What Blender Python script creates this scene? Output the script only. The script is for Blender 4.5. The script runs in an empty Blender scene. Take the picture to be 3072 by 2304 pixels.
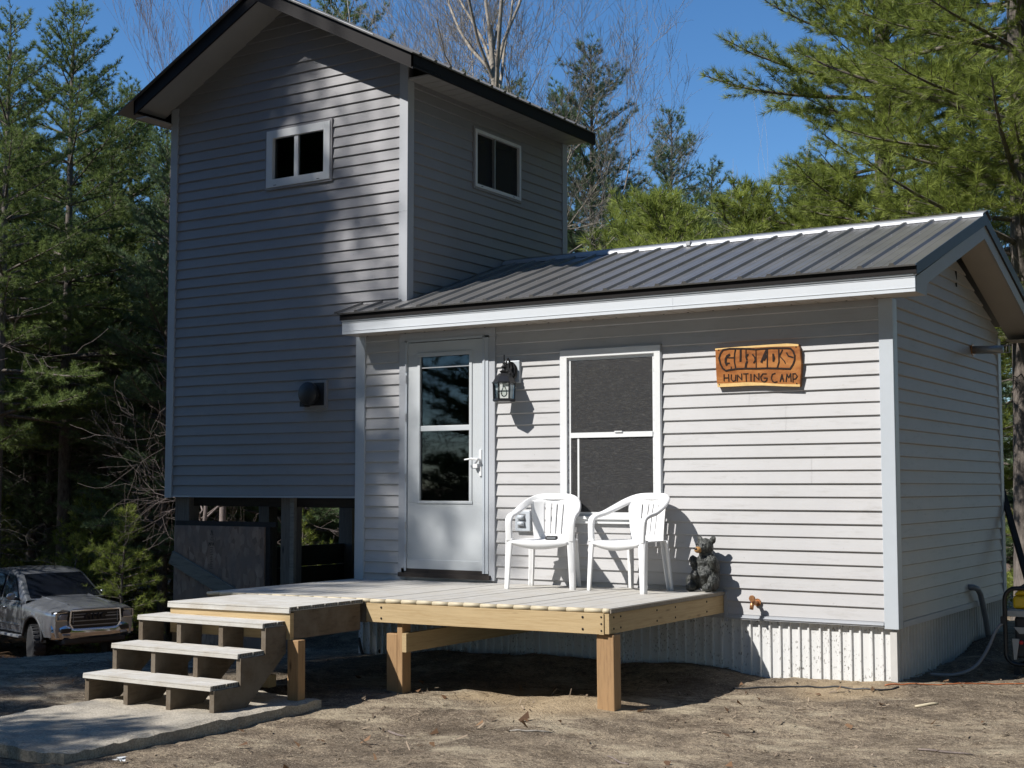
import bpy, bmesh, math, random
import numpy as np
from mathutils import Vector, Matrix
C = bpy.context.scene.collection
SC = bpy.context.scene
R = math.radians
# ------------------------------------------------------------------ camera, sky, sun, exposure
cam_d = bpy.data.cameras.new('camera'); cam = bpy.data.objects.new('camera', cam_d); C.objects.link(cam)
cam.location = (3.069, -10.104, 1.007)
cam.rotation_euler = (R(90) + 0.0743, 0, 0.5646)
cam_d.sensor_width = 36; cam_d.lens = 36 * 4133.6 / 3072
cam_d.clip_start = 0.1; cam_d.clip_end = 3000
SC.camera = cam
SUNV = Vector((0.66, 1.0, -1.2)).normalized()          # direction the light travels
w = bpy.data.worlds.new('World'); SC.world = w; w.use_nodes = True
nt = w.node_tree; bg = nt.nodes['Background']; sky = nt.nodes.new('ShaderNodeTexSky')
sky.sky_type = 'NISHITA'; sky.sun_disc = False
sky.sun_elevation = math.asin(-SUNV.z); sky.sun_rotation = math.atan2(-SUNV.x, -SUNV.y)
sky.air_density = 1.0; sky.dust_density = 0.0; sky.ozone_density = 5.0; sky.altitude = 900
hs = nt.nodes.new('ShaderNodeHueSaturation'); hs.inputs['Saturation'].default_value = 1.16
nt.links.new(sky.outputs[0], hs.inputs['Color']); nt.links.new(hs.outputs[0], bg.inputs[0]); bg.inputs[1].default_value = 0.105
sun_d = bpy.data.lights.new('sun', 'SUN'); sun_d.energy = 5.0; sun_d.angle = R(0.53); sun_d.color = (1, 0.965, 0.915)
sun = bpy.data.objects.new('sun', sun_d); C.objects.link(sun)
sun.rotation_euler = SUNV.to_track_quat('-Z', 'Y').to_euler(); sun.location = (-12, -20, 24)
SC.view_settings.view_transform = 'Standard'; SC.view_settings.look = 'None'
SC.view_settings.exposure = 0.42; SC.view_settings.gamma = 1.0
SC.cycles.max_bounces = 6; SC.cycles.transparent_max_bounces = 12

# ------------------------------------------------------------------ materials
def newmat(name):
    m = bpy.data.materials.new(name); m.use_nodes = True
    return m, m.node_tree, m.node_tree.nodes['Principled BSDF']
def N(nt, t, **kw):
    n = nt.nodes.new(t)
    for k, v in kw.items(): setattr(n, k, v)
    return n
def coords(nt, scale=(1, 1, 1)):
    tc = N(nt, 'ShaderNodeTexCoord'); mp = N(nt, 'ShaderNodeMapping')
    mp.inputs['Scale'].default_value = scale
    nt.links.new(tc.outputs['Object'], mp.inputs['Vector'])
    return mp.outputs['Vector']
def noise(nt, vec, scale, detail=4, rough=.55):
    n = N(nt, 'ShaderNodeTexNoise'); n.inputs['Scale'].default_value = scale
    n.inputs['Detail'].default_value = detail; n.inputs['Roughness'].default_value = rough
    nt.links.new(vec, n.inputs['Vector']); return n.outputs['Fac']
def ramp(nt, fac, stops):
    r = N(nt, 'ShaderNodeValToRGB'); e = r.color_ramp.elements
    while len(e) < len(stops): e.new(.5)
    for k, (p, c) in enumerate(stops): e[k].position = p; e[k].color = (*c, 1) if len(c) == 3 else c
    nt.links.new(fac, r.inputs['Fac']); return r.outputs['Color']
def mix(nt, fac, a, b, mode='MIX'):
    m = N(nt, 'ShaderNodeMix', data_type='RGBA', blend_type=mode)
    if isinstance(fac, float): m.inputs[0].default_value = fac
    else: nt.links.new(fac, m.inputs[0])
    for s, v in ((6, a), (7, b)):
        if isinstance(v, tuple): m.inputs[s].default_value = (*v, 1)
        else: nt.links.new(v, m.inputs[s])
    return m.outputs[2]
def bump(nt, bs, h, strength, dist=.01):
    b = N(nt, 'ShaderNodeBump'); b.inputs['Strength'].default_value = strength; b.inputs['Distance'].default_value = dist
    nt.links.new(h, b.inputs['Height']); nt.links.new(b.outputs[0], bs.inputs['Normal'])
def plain(name, col, rough=.5, metal=0., var=.12, scale=3., bmp=0., bscale=120., sc=(1, 1, 1), spec=.5):
    m, nt, bs = newmat(name); v = coords(nt, sc)
    lo = tuple(max(0, c * (1 - var)) for c in col); hi = tuple(min(1, c * (1 + var)) for c in col)
    nt.links.new(ramp(nt, noise(nt, v, scale, 6, .65), [(.3, lo), (.7, hi)]), bs.inputs['Base Color'])
    bs.inputs['Roughness'].default_value = rough; bs.inputs['Metallic'].default_value = metal
    bs.inputs['Specular IOR Level'].default_value = spec
    if bmp: bump(nt, bs, noise(nt, v, bscale, 5), bmp)
    return m
def wood(name, col, dark, sc, rough=.75, knots=True, weather=None):
    """sc: mapping scale, small along the grain"""
    m, nt, bs = newmat(name); v = coords(nt, sc)
    g = noise(nt, v, 14, 8, .7)
    c = ramp(nt, g, [(.25, dark), (.5, col), (.8, tuple(min(1, k * 1.18) for k in col))])
    if knots:
        v2 = coords(nt, tuple(k * .55 + .45 if k < 1 else k * .5 for k in sc))
        vo = N(nt, 'ShaderNodeTexVoronoi'); vo.inputs['Scale'].default_value = 3.1; nt.links.new(v2, vo.inputs['Vector'])
        k = ramp(nt, vo.outputs['Distance'], [(.03, (1, 1, 1)), (.11, (0, 0, 0))])
        c = mix(nt, k, c, tuple(.45 * q for q in dark))
    if weather:
        v3 = coords(nt, (1, 1, 1)); c = mix(nt, ramp(nt, noise(nt, v3, 5, 6, .7), [(.42, (0, 0, 0)), (.62, (1, 1, 1))]), c, weather)
    nt.links.new(c, bs.inputs['Base Color']); bs.inputs['Roughness'].default_value = rough
    bump(nt, bs, g, .35, .004); return m
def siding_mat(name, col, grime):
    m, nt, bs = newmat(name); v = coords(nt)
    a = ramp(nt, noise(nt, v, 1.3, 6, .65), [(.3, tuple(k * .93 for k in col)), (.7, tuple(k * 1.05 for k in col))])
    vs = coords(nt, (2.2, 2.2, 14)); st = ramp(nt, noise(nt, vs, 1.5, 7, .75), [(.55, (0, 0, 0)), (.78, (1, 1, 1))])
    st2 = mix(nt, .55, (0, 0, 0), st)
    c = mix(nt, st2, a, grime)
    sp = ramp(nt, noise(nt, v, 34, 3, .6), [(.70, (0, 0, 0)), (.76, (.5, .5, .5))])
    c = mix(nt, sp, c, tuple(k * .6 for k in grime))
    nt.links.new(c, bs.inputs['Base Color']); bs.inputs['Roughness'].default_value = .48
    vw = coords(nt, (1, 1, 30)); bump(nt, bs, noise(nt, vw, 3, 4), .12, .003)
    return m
M = {}
M['siding'] = siding_mat('cabin_vinyl', (.458, .452, .452), (.27, .255, .235)); M['sidingr'] = siding_mat('shade_toned_stained_vinyl', (.40, .365, .33), (.20, .165, .13))  # right wall: warm shade tone put into the colour, with brown stains
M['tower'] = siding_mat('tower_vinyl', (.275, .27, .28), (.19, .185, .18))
M['trim'] = plain('white_trim', (.47, .505, .54), .4, 0, .05, 2)
M['trimg'] = plain('grey_trim', (.42, .435, .46), .42, 0, .05, 2)
M['fascia'] = plain('fascia_white', (.60, .63, .66), .3, .0, .03, 2)
M['soffit'] = plain('soffit_cream', (.45, .405, .355), .5, 0, .06, 3)
M['soffitg'] = plain('soffit_grey', (.36, .35, .335), .5, 0, .06, 3)
M['roof'] = plain('roof_steel', (.125, .122, .119), .32, .12, .16, 2.2, .05, 6)
M['rake'] = plain('dark_grey_trim', (.045, .042, .040), .5, 0, .1, 3)
M['dark'] = plain('black_trim', (.012, .010, .010), .6, 0, .2, 4, 0, 1, (1, 1, 1), .2)
M['galv'] = plain('bright_metal', (.42, .43, .445), .45, .3, .06, 6)
M['door'] = plain('door_white', (.50, .525, .54), .35, 0, .04, 2)
M['wframe'] = plain('window_vinyl', (.70, .71, .71), .35, 0, .04, 3)
M['white'] = plain('white_plastic', (.74, .74, .74), .38, 0, .03, 5, .04, 60)
M['black'] = plain('black_paint', (.014, .014, .016), .35, 0, .2, 8)
M['blackp'] = plain('black_plastic', (.02, .02, .022), .55, 0, .2, 8, .1, 90)
M['inside'] = plain('dark_interior', (.035, .03, .027), .8, 0, .2, 2)
M['curtain'] = plain('grey_curtain', (.085, .085, .08), .8, 0, .55, 4, 0, 1, (9, 1, 1))
M['sofa'] = plain('sofa_cloth', (.30, .25, .17), .9, 0, .2, 6, .2, 60)
M['deckY'] = wood('deck_board_grey', (.43, .415, .385), (.30, .285, .26), (5, .35, 5), .8, False, (.40, .375, .33))
M['deckX'] = wood('step_board_grey', (.52, .505, .47), (.36, .34, .31), (.35, 5, 5), .8, False, (.44, .41, .36))
M['nose'] = plain('board_nose', (.50, .43, .30), .6, 0, .1, 9)
M['pineX'] = wood('new_pine_across', (.44, .325, .175), (.34, .225, .10), (.3, 4, 6))
M['pineY'] = wood('new_pine_along', (.42, .31, .165), (.32, .21, .095), (4, .3, 6))
M['post'] = wood('post_pine', (.33, .20, .095), (.20, .115, .055), (5, 5, .35))
M['oldY'] = wood('old_wood', (.115, .088, .060), (.055, .042, .028), (5, .5, 3), .85, True, (.15, .125, .095))
M['greyw'] = wood('grey_weathered_wood', (.24, .21, .17), (.13, .11, .085), (.5, 5, 3), .85)
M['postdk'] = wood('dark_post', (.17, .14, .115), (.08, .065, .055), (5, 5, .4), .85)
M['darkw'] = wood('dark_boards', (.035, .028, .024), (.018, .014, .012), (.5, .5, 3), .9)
M['rubber'] = plain('rubber', (.016, .016, .017), .75, 0, .25, 12, .3, 60)
M['chrome'] = plain('chrome', (.62, .64, .67), .12, 1., .05, 4)
M['paint'] = plain('silver_paint', (.27, .285, .31), .2, .65, .05, 3)
M['yellow'] = plain('yellow_paint', (.75, .50, .015), .35, 0, .06, 5)
M['steelg'] = plain('grey_steel', (.30, .31, .32), .4, .4, .12, 6)
M['cable'] = plain('grey_cable', (.20, .21, .23), .45, 0, .1, 9)
M['blackc'] = plain('black_cord', (.03, .03, .032), .5, 0, .1, 9)
M['orange'] = plain('orange_cord', (.42, .13, .045), .6, 0, .2, 9)
M['copper'] = plain('brass', (.45, .22, .10), .4, .6, .3, 40)
M['red'] = plain('red_plastic', (.5, .02, .02), .4)
M['muzzle'] = plain('muzzle_tan', (.34, .18, .06), .5, 0, .25, 30)
M['lens'] = plain('headlamp_lens', (.25, .27, .30), .08, .2, .3, 14)
def glass(name, tint, refl=.09, tr=.6):
    m, nt, bs = newmat(name); nt.nodes.remove(bs); out = nt.nodes['Material Output']
    t = N(nt, 'ShaderNodeBsdfTransparent'); t.inputs[0].default_value = (*tint, 1)
    g = N(nt, 'ShaderNodeBsdfGlossy'); g.inputs['Roughness'].default_value = .02; g.inputs[0].default_value = (.9, .95, 1, 1)
    f = N(nt, 'ShaderNodeFresnel'); f.inputs[0].default_value = 1.5
    s = N(nt, 'ShaderNodeMixShader'); nt.links.new(f.outputs[0], s.inputs[0])
    nt.links.new(t.outputs[0], s.inputs[1]); nt.links.new(g.outputs[0], s.inputs[2]); nt.links.new(s.outputs[0], out.inputs[0])
    return m
M['glass'] = glass('window_glass', (.45, .47, .46))
M['clear'] = glass('clear_glass', (.93, .95, .93))
M['autoglass'] = plain('dark_auto_glass', (.008, .010, .015), .06, 0, .2, 3, 0, 1, (1, 1, 1), .32)
def screen_mat():
    m, nt, bs = newmat('insect_screen'); out = nt.nodes['Material Output']
    v = coords(nt, (14, 14, 85)); n = noise(nt, v, 1.7, 3, .7)
    c = ramp(nt, n, [(.45, (.040, .040, .043)), (.62, (.070, .069, .067)), (.74, (.17, .165, .155))])
    nt.links.new(c, bs.inputs['Base Color']); bs.inputs['Roughness'].default_value = .6
    t = N(nt, 'ShaderNodeBsdfTransparent'); s = N(nt, 'ShaderNodeMixShader'); s.inputs[0].default_value = .45
    nt.links.new(t.outputs[0], s.inputs[1]); nt.links.new(bs.outputs[0], s.inputs[2]); nt.links.new(s.outputs[0], out.inputs[0])
    return m
M['screen'] = screen_mat()
def dscreen_mat():
    m, nt, bs = newmat('dark_screen'); out = nt.nodes['Material Output']
    bs.inputs['Base Color'].default_value = (.014, .014, .015, 1); bs.inputs['Roughness'].default_value = .7
    t = N(nt, 'ShaderNodeBsdfTransparent'); q = N(nt, 'ShaderNodeMixShader'); q.inputs[0].default_value = .72
    nt.links.new(t.outputs[0], q.inputs[1]); nt.links.new(bs.outputs[0], q.inputs[2]); nt.links.new(q.outputs[0], out.inputs[0]); return m
M['dscreen'] = dscreen_mat()
def skirt_mat():
    m, nt, bs = newmat('flaking_white_paint'); v = coords(nt, (1.6, 1.6, .8))
    a = ramp(nt, noise(nt, v, 44, 3, .6), [(.59, (0, 0, 0)), (.63, (1, 1, 1))])
    b = ramp(nt, noise(nt, coords(nt), 4.5, 4, .6), [(.40, (0, 0, 0)), (.56, (1, 1, 1))])
    f = mix(nt, b, (0, 0, 0), a)
    c = mix(nt, f, (.63, .63, .62), (.19, .18, .165))
    nt.links.new(c, bs.inputs['Base Color']); bs.inputs['Roughness'].default_value = .6
    bump(nt, bs, f, -.3, .004); return m
M['skirt'] = skirt_mat(); M['skirtw'] = plain('white_skirting_paint', (.50, .49, .47), .6, 0, .12, 4)
def osb_mat():
    m, nt, bs = newmat('strand_board'); v = coords(nt, (1, 1, 1))
    vo = N(nt, 'ShaderNodeTexVoronoi', feature='F1'); vo.inputs['Scale'].default_value = 26
    nt.links.new(coords(nt, (1, 1, .45)), vo.inputs['Vector'])
    c = ramp(nt, vo.outputs['Color'], [(.1, (.21, .125, .085)), (.55, (.36, .215, .145)), (.93, (.52, .345, .245))])
    c = mix(nt, ramp(nt, noise(nt, v, 3, 5), [(.4, (0, 0, 0)), (.65, (1, 1, 1))]), c, (.24, .165, .13))
    nt.links.new(c, bs.inputs['Base Color']); bs.inputs['Roughness'].default_value = .75; bump(nt, bs, vo.outputs['Distance'], .3, .003); return m
M['osb'] = osb_mat()
def sign_mat():
    m, nt, bs = newmat('carved_orange_wood'); v = coords(nt, (.35, 1, 1))
    c = ramp(nt, noise(nt, v, 12, 6, .7), [(.28, (.17, .055, .018)), (.5, (.34, .13, .04)), (.75, (.52, .25, .08))])
    nt.links.new(c, bs.inputs['Base Color']); bs.inputs['Roughness'].default_value = .28
    bump(nt, bs, noise(nt, v, 30, 4), .25, .004); return m
M['sign'] = sign_mat()
M['burn'] = plain('burnt_groove', (.022, .012, .009), .35, 0, .3, 40)
M['signedge'] = plain('raw_wood_edge', (.66, .44, .17), .6, 0, .15, 14)
def bear_mat():
    m, nt, bs = newmat('dark_carved_fur'); v = coords(nt, (1, 1, .28)); n = noise(nt, v, 90, 4, .6)
    nt.links.new(ramp(nt, n, [(.38, (.010, .011, .010)), (.56, (.045, .048, .043)), (.72, (.16, .165, .15))]), bs.inputs['Base Color'])
    bs.inputs['Roughness'].default_value = .42; bump(nt, bs, n, .9, .012); return m
M['bear'] = bear_mat()
def bark_mat(name, lo, hi, sc=(9, 9, 2.2)):
    m, nt, bs = newmat(name); v = coords(nt, sc); n = noise(nt, v, 2.4, 6, .7)
    nt.links.new(ramp(nt, n, [(.32, lo), (.68, hi)]), bs.inputs['Base Color']); bs.inputs['Roughness'].default_value = .9
    bump(nt, bs, n, .7, .02); return m
M['barkp'] = bark_mat('pine_bark', (.055, .045, .038), (.20, .17, .145))
M['barkg'] = bark_mat('grey_bark', (.14, .125, .105), (.38, .35, .31))
M['barkw'] = bark_mat('birch_bark', (.30, .27, .24), (.66, .62, .56), (3, 3, 8))
M['barkb'] = bark_mat('bare_bark', (.14, .12, .095), (.40, .35, .28))
M['barkt'] = bark_mat('twig_bark', (.12, .095, .085), (.26, .21, .185))
def needle_mat(name, lo, hi, trans=.35):
    m, nt, bs = newmat(name); out = nt.nodes['Material Output']
    at = N(nt, 'ShaderNodeAttribute', attribute_name='tint')
    c = ramp(nt, at.outputs['Fac'], [(0., lo), (1., hi)])
    nt.links.new(c, bs.inputs['Base Color']); bs.inputs['Roughness'].default_value = .55; bs.inputs['Specular IOR Level'].default_value = .25
    t = N(nt, 'ShaderNodeBsdfTranslucent'); nt.links.new(c, t.inputs[0])
    s = N(nt, 'ShaderNodeMixShader'); s.inputs[0].default_value = trans
    nt.links.new(bs.outputs[0], s.inputs[1]); nt.links.new(t.outputs[0], s.inputs[2]); nt.links.new(s.outputs[0], out.inputs[0])
    return m
M['ndlY'] = needle_mat('needles_yellow_green', (.09, .13, .026), (.40, .46, .105))
M['ndlG'] = needle_mat('needles_green', (.06, .10, .03), (.26, .33, .095))
M['ndlB'] = needle_mat('needles_blue_green', (.05, .09, .045), (.21, .29, .135))
M['ndlD'] = needle_mat('needles_dark', (.045, .075, .024), (.20, .26, .07))
M['litter'] = needle_mat('dry_litter', (.06, .04, .025), (.42, .33, .24), .1)
M['brown'] = needle_mat('dead_leaves', (.10, .055, .03), (.30, .18, .10), .2)
def ground_mat():
    m, nt, bs = newmat('sandy_soil'); v = coords(nt)
    big = noise(nt, coords(nt, (1, 1.5, 1)), .55, 6, .62); mid = noise(nt, coords(nt, (1, 1.25, 1)), 4.2, 8, .75); fine = noise(nt, v, 48, 4, .7)
    c = ramp(nt, mid, [(.30, (0.110, 0.089, 0.070)), (.45, (0.213, 0.174, 0.137)), (.58, (0.323, 0.268, 0.205)), (.74, (0.439, 0.366, 0.275))])
    c2 = ramp(nt, mid, [(.3, (0.067, 0.055, 0.044)), (.55, (0.171, 0.140, 0.112)), (.75, (0.317, 0.262, 0.201))])
    c = mix(nt, ramp(nt, big, [(.40, (0, 0, 0)), (.62, (1, 1, 1))]), c, c2)
    c = mix(nt, ramp(nt, noise(nt, v, 17, 5, .75), [(.50, (0, 0, 0)), (.66, (.85, .85, .85))]), c, (.075, .058, .043))
    c = mix(nt, ramp(nt, noise(nt, coords(nt, (1, 1.3, 1)), 26, 5, .75), [(.56, (0, 0, 0)), (.70, (.8, .8, .8))]), c, (.52, .44, .335))
    c = mix(nt, ramp(nt, fine, [(.52, (0, 0, 0)), (.68, (.8, .8, .8))]), c, (.05, .04, .03))
    c = mix(nt, ramp(nt, noise(nt, v, 95, 2), [(.64, (0, 0, 0)), (.68, (.9, .9, .9))]), c, (.60, .52, .41))
    pt = noise(nt, coords(nt, (.8, 1.5, 1)), 1.5, 7, .75)
    c = mix(nt, ramp(nt, pt, [(.52, (0, 0, 0)), (.64, (.62, .62, .62))]), c, (.50, .44, .34))
    c = mix(nt, ramp(nt, pt, [(.34, (.6, .6, .6)), (.46, (0, 0, 0))]), c, (.085, .066, .05))
    def patch(px, py, r, col, c):   # bare sand dug out by the posts
        vs_ = N(nt, 'ShaderNodeVectorMath', operation='DISTANCE'); vs_.inputs[1].default_value = (px, py, -.5)
        wb = N(nt, 'ShaderNodeVectorMath', operation='ADD'); nz = N(nt, 'ShaderNodeTexNoise'); nz.inputs['Scale'].default_value = 3.5; nz.inputs['Detail'].default_value = 6
        nt.links.new(v, nz.inputs['Vector']); nt.links.new(v, wb.inputs[0]); sb = N(nt, 'ShaderNodeVectorMath', operation='MULTIPLY_ADD'); sb.inputs[1].default_value = (.5, .5, .5); sb.inputs[2].default_value = (-.25, -.25, -.25)
        nt.links.new(nz.outputs['Color'], sb.inputs[0]); nt.links.new(sb.outputs[0], wb.inputs[1]); nt.links.new(wb.outputs[0], vs_.inputs[0])
        return mix(nt, ramp(nt, vs_.outputs['Value'], [(r * .35, (.85, .85, .85)), (r, (0, 0, 0))]), c, col)
    sand = ramp(nt, mid, [(.3, (.26, .20, .135)), (.6, (.43, .345, .24)), (.8, (.54, .455, .33))])
    c = patch(-1.75, -1.85, .62, sand, c); c = patch(-.3, -.35, .55, sand, c); c = patch(-2.4, -1.6, .45, sand, c)
    c = mix(nt, 1., c, (.99, .955, .88), 'MULTIPLY')
    # forest floor further off: needle duff
    geo = N(nt, 'ShaderNodeNewGeometry'); sx = N(nt, 'ShaderNodeSeparateXYZ'); nt.links.new(geo.outputs['Position'], sx.inputs[0])
    mp = N(nt, 'ShaderNodeMapRange'); mp.inputs[1].default_value = -9; mp.inputs[2].default_value = -17
    nt.links.new(sx.outputs['X'], mp.inputs[0])
    duff = ramp(nt, mid, [(.3, (.05, .032, .02)), (.5, (.12, .075, .045)), (.7, (.24, .155, .09))])
    c = mix(nt, mp.outputs[0], c, duff)
    nt.links.new(c, bs.inputs['Base Color']); bs.inputs['Roughness'].default_value = .95; bs.inputs['Specular IOR Level'].default_value = .15
    ad = N(nt, 'ShaderNodeMath', operation='ADD'); nt.links.new(mid, ad.inputs[0]); nt.links.new(fine, ad.inputs[1])
    bump(nt, bs, ad.outputs[0], .8, .03); return m
M['ground'] = ground_mat()
def slab_mat():
    m, nt, bs = newmat('gravelly_concrete'); v = coords(nt)
    f = noise(nt, v, 75, 4, .7); g = noise(nt, v, 5, 5)
    c = ramp(nt, f, [(.3, (.17, .148, .118)), (.5, (.40, .355, .285)), (.7, (.54, .49, .40))])
    c = mix(nt, ramp(nt, g, [(.45, (0, 0, 0)), (.7, (.7, .7, .7))]), c, (.19, .175, .15))
    nt.links.new(c, bs.inputs['Base Color']); bs.inputs['Roughness'].default_value = .95; bump(nt, bs, noise(nt, v, 110, 3, .6), .7, .008); return m
M['slab'] = slab_mat()

# ------------------------------------------------------------------ mesh helpers
def woff(o):
    v = Vector((0, 0, 0))
    while o is not None: v += o.location; o = o.parent
    return v
def tag(o, label=None, cat=None, group=None, kind=None):
    if label: o['label'] = label
    if cat: o['category'] = cat
    if group: o['group'] = group
    if kind: o['kind'] = kind
    return o
def empty(name, loc, rz=0, label=None, cat=None, group=None):
    o = bpy.data.objects.new(name, None); C.objects.link(o); o.location = loc; o.rotation_euler = (0, 0, rz)
    o.empty_display_size = .2
    return tag(o, label, cat, group)
class MB:
    def __init__(s): s.v = []; s.f = []; s.mi = []; s.cur = 0; s.sm = []; s.smooth = False
    def add(s, vs, fs):
        b = len(s.v); s.v += [tuple(p) for p in vs]
        for f in fs: s.f.append([b + i for i in f]); s.mi.append(s.cur); s.sm.append(s.smooth)
        return s
    def quad(s, a, b, c, d): return s.add([a, b, c, d], [(0, 1, 2, 3)])
    def hexa(s, p):  # 8 points: bottom 0-3 ccw, top 4-7
        return s.add(p, [(3, 2, 1, 0), (4, 5, 6, 7), (0, 1, 5, 4), (1, 2, 6, 5), (2, 3, 7, 6), (3, 0, 4, 7)])
    def box(s, x0, x1, y0, y1, z0, z1):
        return s.hexa([(x0, y0, z0), (x1, y0, z0), (x1, y1, z0), (x0, y1, z0), (x0, y0, z1), (x1, y0, z1), (x1, y1, z1), (x0, y1, z1)])
    def beam(s, a, b, w, h, up=(0, 0, 1)):
        a, b = Vector(a), Vector(b); d = (b - a).normalized(); u = Vector(up); r = d.cross(u).normalized(); u = r.cross(d)
        r *= w / 2; u *= h / 2
        return s.hexa([a - r - u, a + r - u, b + r - u, b - r - u, a - r + u, a + r + u, b + r + u, b - r + u])
    def prism(s, poly, d):  # poly: list of 3-D points, d: extrusion vector
        n = len(poly); d = Vector(d); p = [Vector(q) for q in poly]; q = [k + d for k in p]
        return s.add(p + q, [tuple(range(n))[::-1], tuple(range(n, 2 * n))] + [(i, (i + 1) % n, n + (i + 1) % n, n + i) for i in range(n)])
    def tube(s, pts, rad, n=8, caps=True):
        pts = [Vector(p) for p in pts]; k = len(pts)
        rad = [rad] * k if not hasattr(rad, '__len__') else list(rad)
        vs = []; ref = None
        for i in range(k):
            d = (pts[min(i + 1, k - 1)] - pts[max(i - 1, 0)]).normalized()
            if ref is None: ref = Vector((0, 0, 1)) if abs(d.z) < .9 else Vector((1, 0, 0))
            a = (ref - d * ref.dot(d)).normalized(); ref = a; b = d.cross(a)
            for j in range(n):
                t = 2 * math.pi * j / n; vs.append(pts[i] + (a * math.cos(t) + b * math.sin(t)) * rad[i])
        fs = [(i * n + j, i * n + (j + 1) % n, (i + 1) * n + (j + 1) % n, (i + 1) * n + j) for i in range(k - 1) for j in range(n)]
        if caps: fs += [tuple(range(n))[::-1], tuple(range((k - 1) * n, k * n))]
        return s.add(vs, fs)
    def lathe(s, c, prof, n=16, axis='z', ph=0):
        vs = []
        for r, h in prof:
            for j in range(n):
                t = 2 * math.pi * j / n + ph; a, b = r * math.cos(t), r * math.sin(t)
                p = {'z': (a, b, h), 'y': (a, h, b), 'x': (h, a, b)}[axis]
                vs.append((c[0] + p[0], c[1] + p[1], c[2] + p[2]))
        k = len(prof); fs = [(i * n + j, i * n + (j + 1) % n, (i + 1) * n + (j + 1) % n, (i + 1) * n + j) for i in range(k - 1) for j in range(n)]
        fs += [tuple(range(n))[::-1], tuple(range((k - 1) * n, k * n))]
        return s.add(vs, fs)
    def band(s, pts, side, wid, thk):
        """rectangular-ish rounded band swept on pts; side vectors give width direction"""
        k = len(pts); vs = []; n = 8
        for i in range(k):
            p = Vector(pts[i]); d = (Vector(pts[min(i + 1, k - 1)]) - Vector(pts[max(i - 1, 0)])).normalized()
            a = Vector(side[i]); a = (a - d * a.dot(d)).normalized(); b = d.cross(a)
            W = wid[i] / 2; T = thk[i] / 2
            for ca, cb in ((1, -.5), (1, .5), (.75, 1), (-.75, 1), (-1, .5), (-1, -.5), (-.75, -1), (.75, -1)):
                vs.append(p + a * W * ca + b * T * cb)
        fs = [(i * n + j, i * n + (j + 1) % n, (i + 1) * n + (j + 1) % n, (i + 1) * n + j) for i in range(k - 1) for j in range(n)]
        fs += [tuple(range(n))[::-1], tuple(range((k - 1) * n, k * n))]
        return s.add(vs, fs)
    def build(s, name, mats, parent=None, local=False, bevel=0, label=None):
        me = bpy.data.meshes.new(name)
        off = Vector((0, 0, 0)) if (local or parent is None) else woff(parent)
        me.from_pydata([(p[0] - off.x, p[1] - off.y, p[2] - off.z) for p in s.v], [], s.f)
        for m in (mats if isinstance(mats, (list, tuple)) else [mats]): me.materials.append(m)
        me.polygons.foreach_set('material_index', s.mi); me.polygons.foreach_set('use_smooth', s.sm); me.update()
        bm = bmesh.new(); bm.from_mesh(me); bmesh.ops.recalc_face_normals(bm, faces=bm.faces); bm.to_mesh(me); bm.free()
        o = bpy.data.objects.new(name, me); C.objects.link(o); o.parent = parent
        if bevel:
            b = o.modifiers.new('bevel', 'BEVEL'); b.width = bevel; b.segments = 2; b.limit_method = 'ANGLE'; b.angle_limit = R(40)
        if label: o['label'] = label
        return o
def npmesh(name, verts, faces, mats, mi=None, tint=None, smooth=False):
    """verts (n,3); faces: list of arrays (m,k) (k may differ between the arrays)"""
    me = bpy.data.meshes.new(name); verts = np.asarray(verts, np.float32)
    faces = [np.asarray(f, np.int32) for f in faces if len(f)]
    nl = sum(f.size for f in faces); npol = sum(len(f) for f in faces)
    me.vertices.add(len(verts)); me.vertices.foreach_set('co', verts.ravel())
    me.loops.add(nl); me.loops.foreach_set('vertex_index', np.concatenate([f.ravel() for f in faces]))
    tot = np.concatenate([np.full(len(f), f.shape[1]) for f in faces]); st = np.concatenate([[0], np.cumsum(tot)[:-1]]).astype(np.int32)
    me.polygons.add(npol); me.polygons.foreach_set('loop_start', st)
    for m in mats: me.materials.append(m)
    if mi is not None: me.polygons.foreach_set('material_index', np.asarray(mi, np.int32))
    if smooth: me.polygons.foreach_set('use_smooth', np.ones(npol, bool))
    me.update(calc_edges=True)
    if tint is not None:
        a = me.attributes.new('tint', 'FLOAT', 'FACE'); a.data.foreach_set('value', np.asarray(tint, np.float32))
    return me
def link(me, name, parent=None, loc=(0, 0, 0)):
    o = bpy.data.objects.new(name, me); C.objects.link(o); o.parent = parent; o.location = loc; return o

# ------------------------------------------------------------------ ground
def vnoise(x, y, seed=0):
    xi = np.floor(x).astype(np.int64); yi = np.floor(y).astype(np.int64); fx = x - xi; fy = y - yi
    fx = fx * fx * (3 - 2 * fx); fy = fy * fy * (3 - 2 * fy)
    def h(a, b):
        n = (a * 374761393 + b * 668265263 + seed * 1442695) & 0xffffffff
        n = ((n ^ (n >> 13)) * 1274126177) & 0xffffffff
        return ((n ^ (n >> 16)) & 0xffff) / 65535.
    return (h(xi, yi) * (1 - fx) + h(xi + 1, yi) * fx) * (1 - fy) + (h(xi, yi + 1) * (1 - fx) + h(xi + 1, yi + 1) * fx) * fy
def fbm(x, y, o=4, seed=0):
    t = 0; a = .5
    for k in range(o): t = t + a * (vnoise(x, y, seed + k) - .5); x = x * 2.03; y = y * 2.03; a *= .5
    return t
def sst(a, b, x): t = np.clip((x - a) / (b - a), 0, 1); return t * t * (3 - 2 * t)
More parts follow.
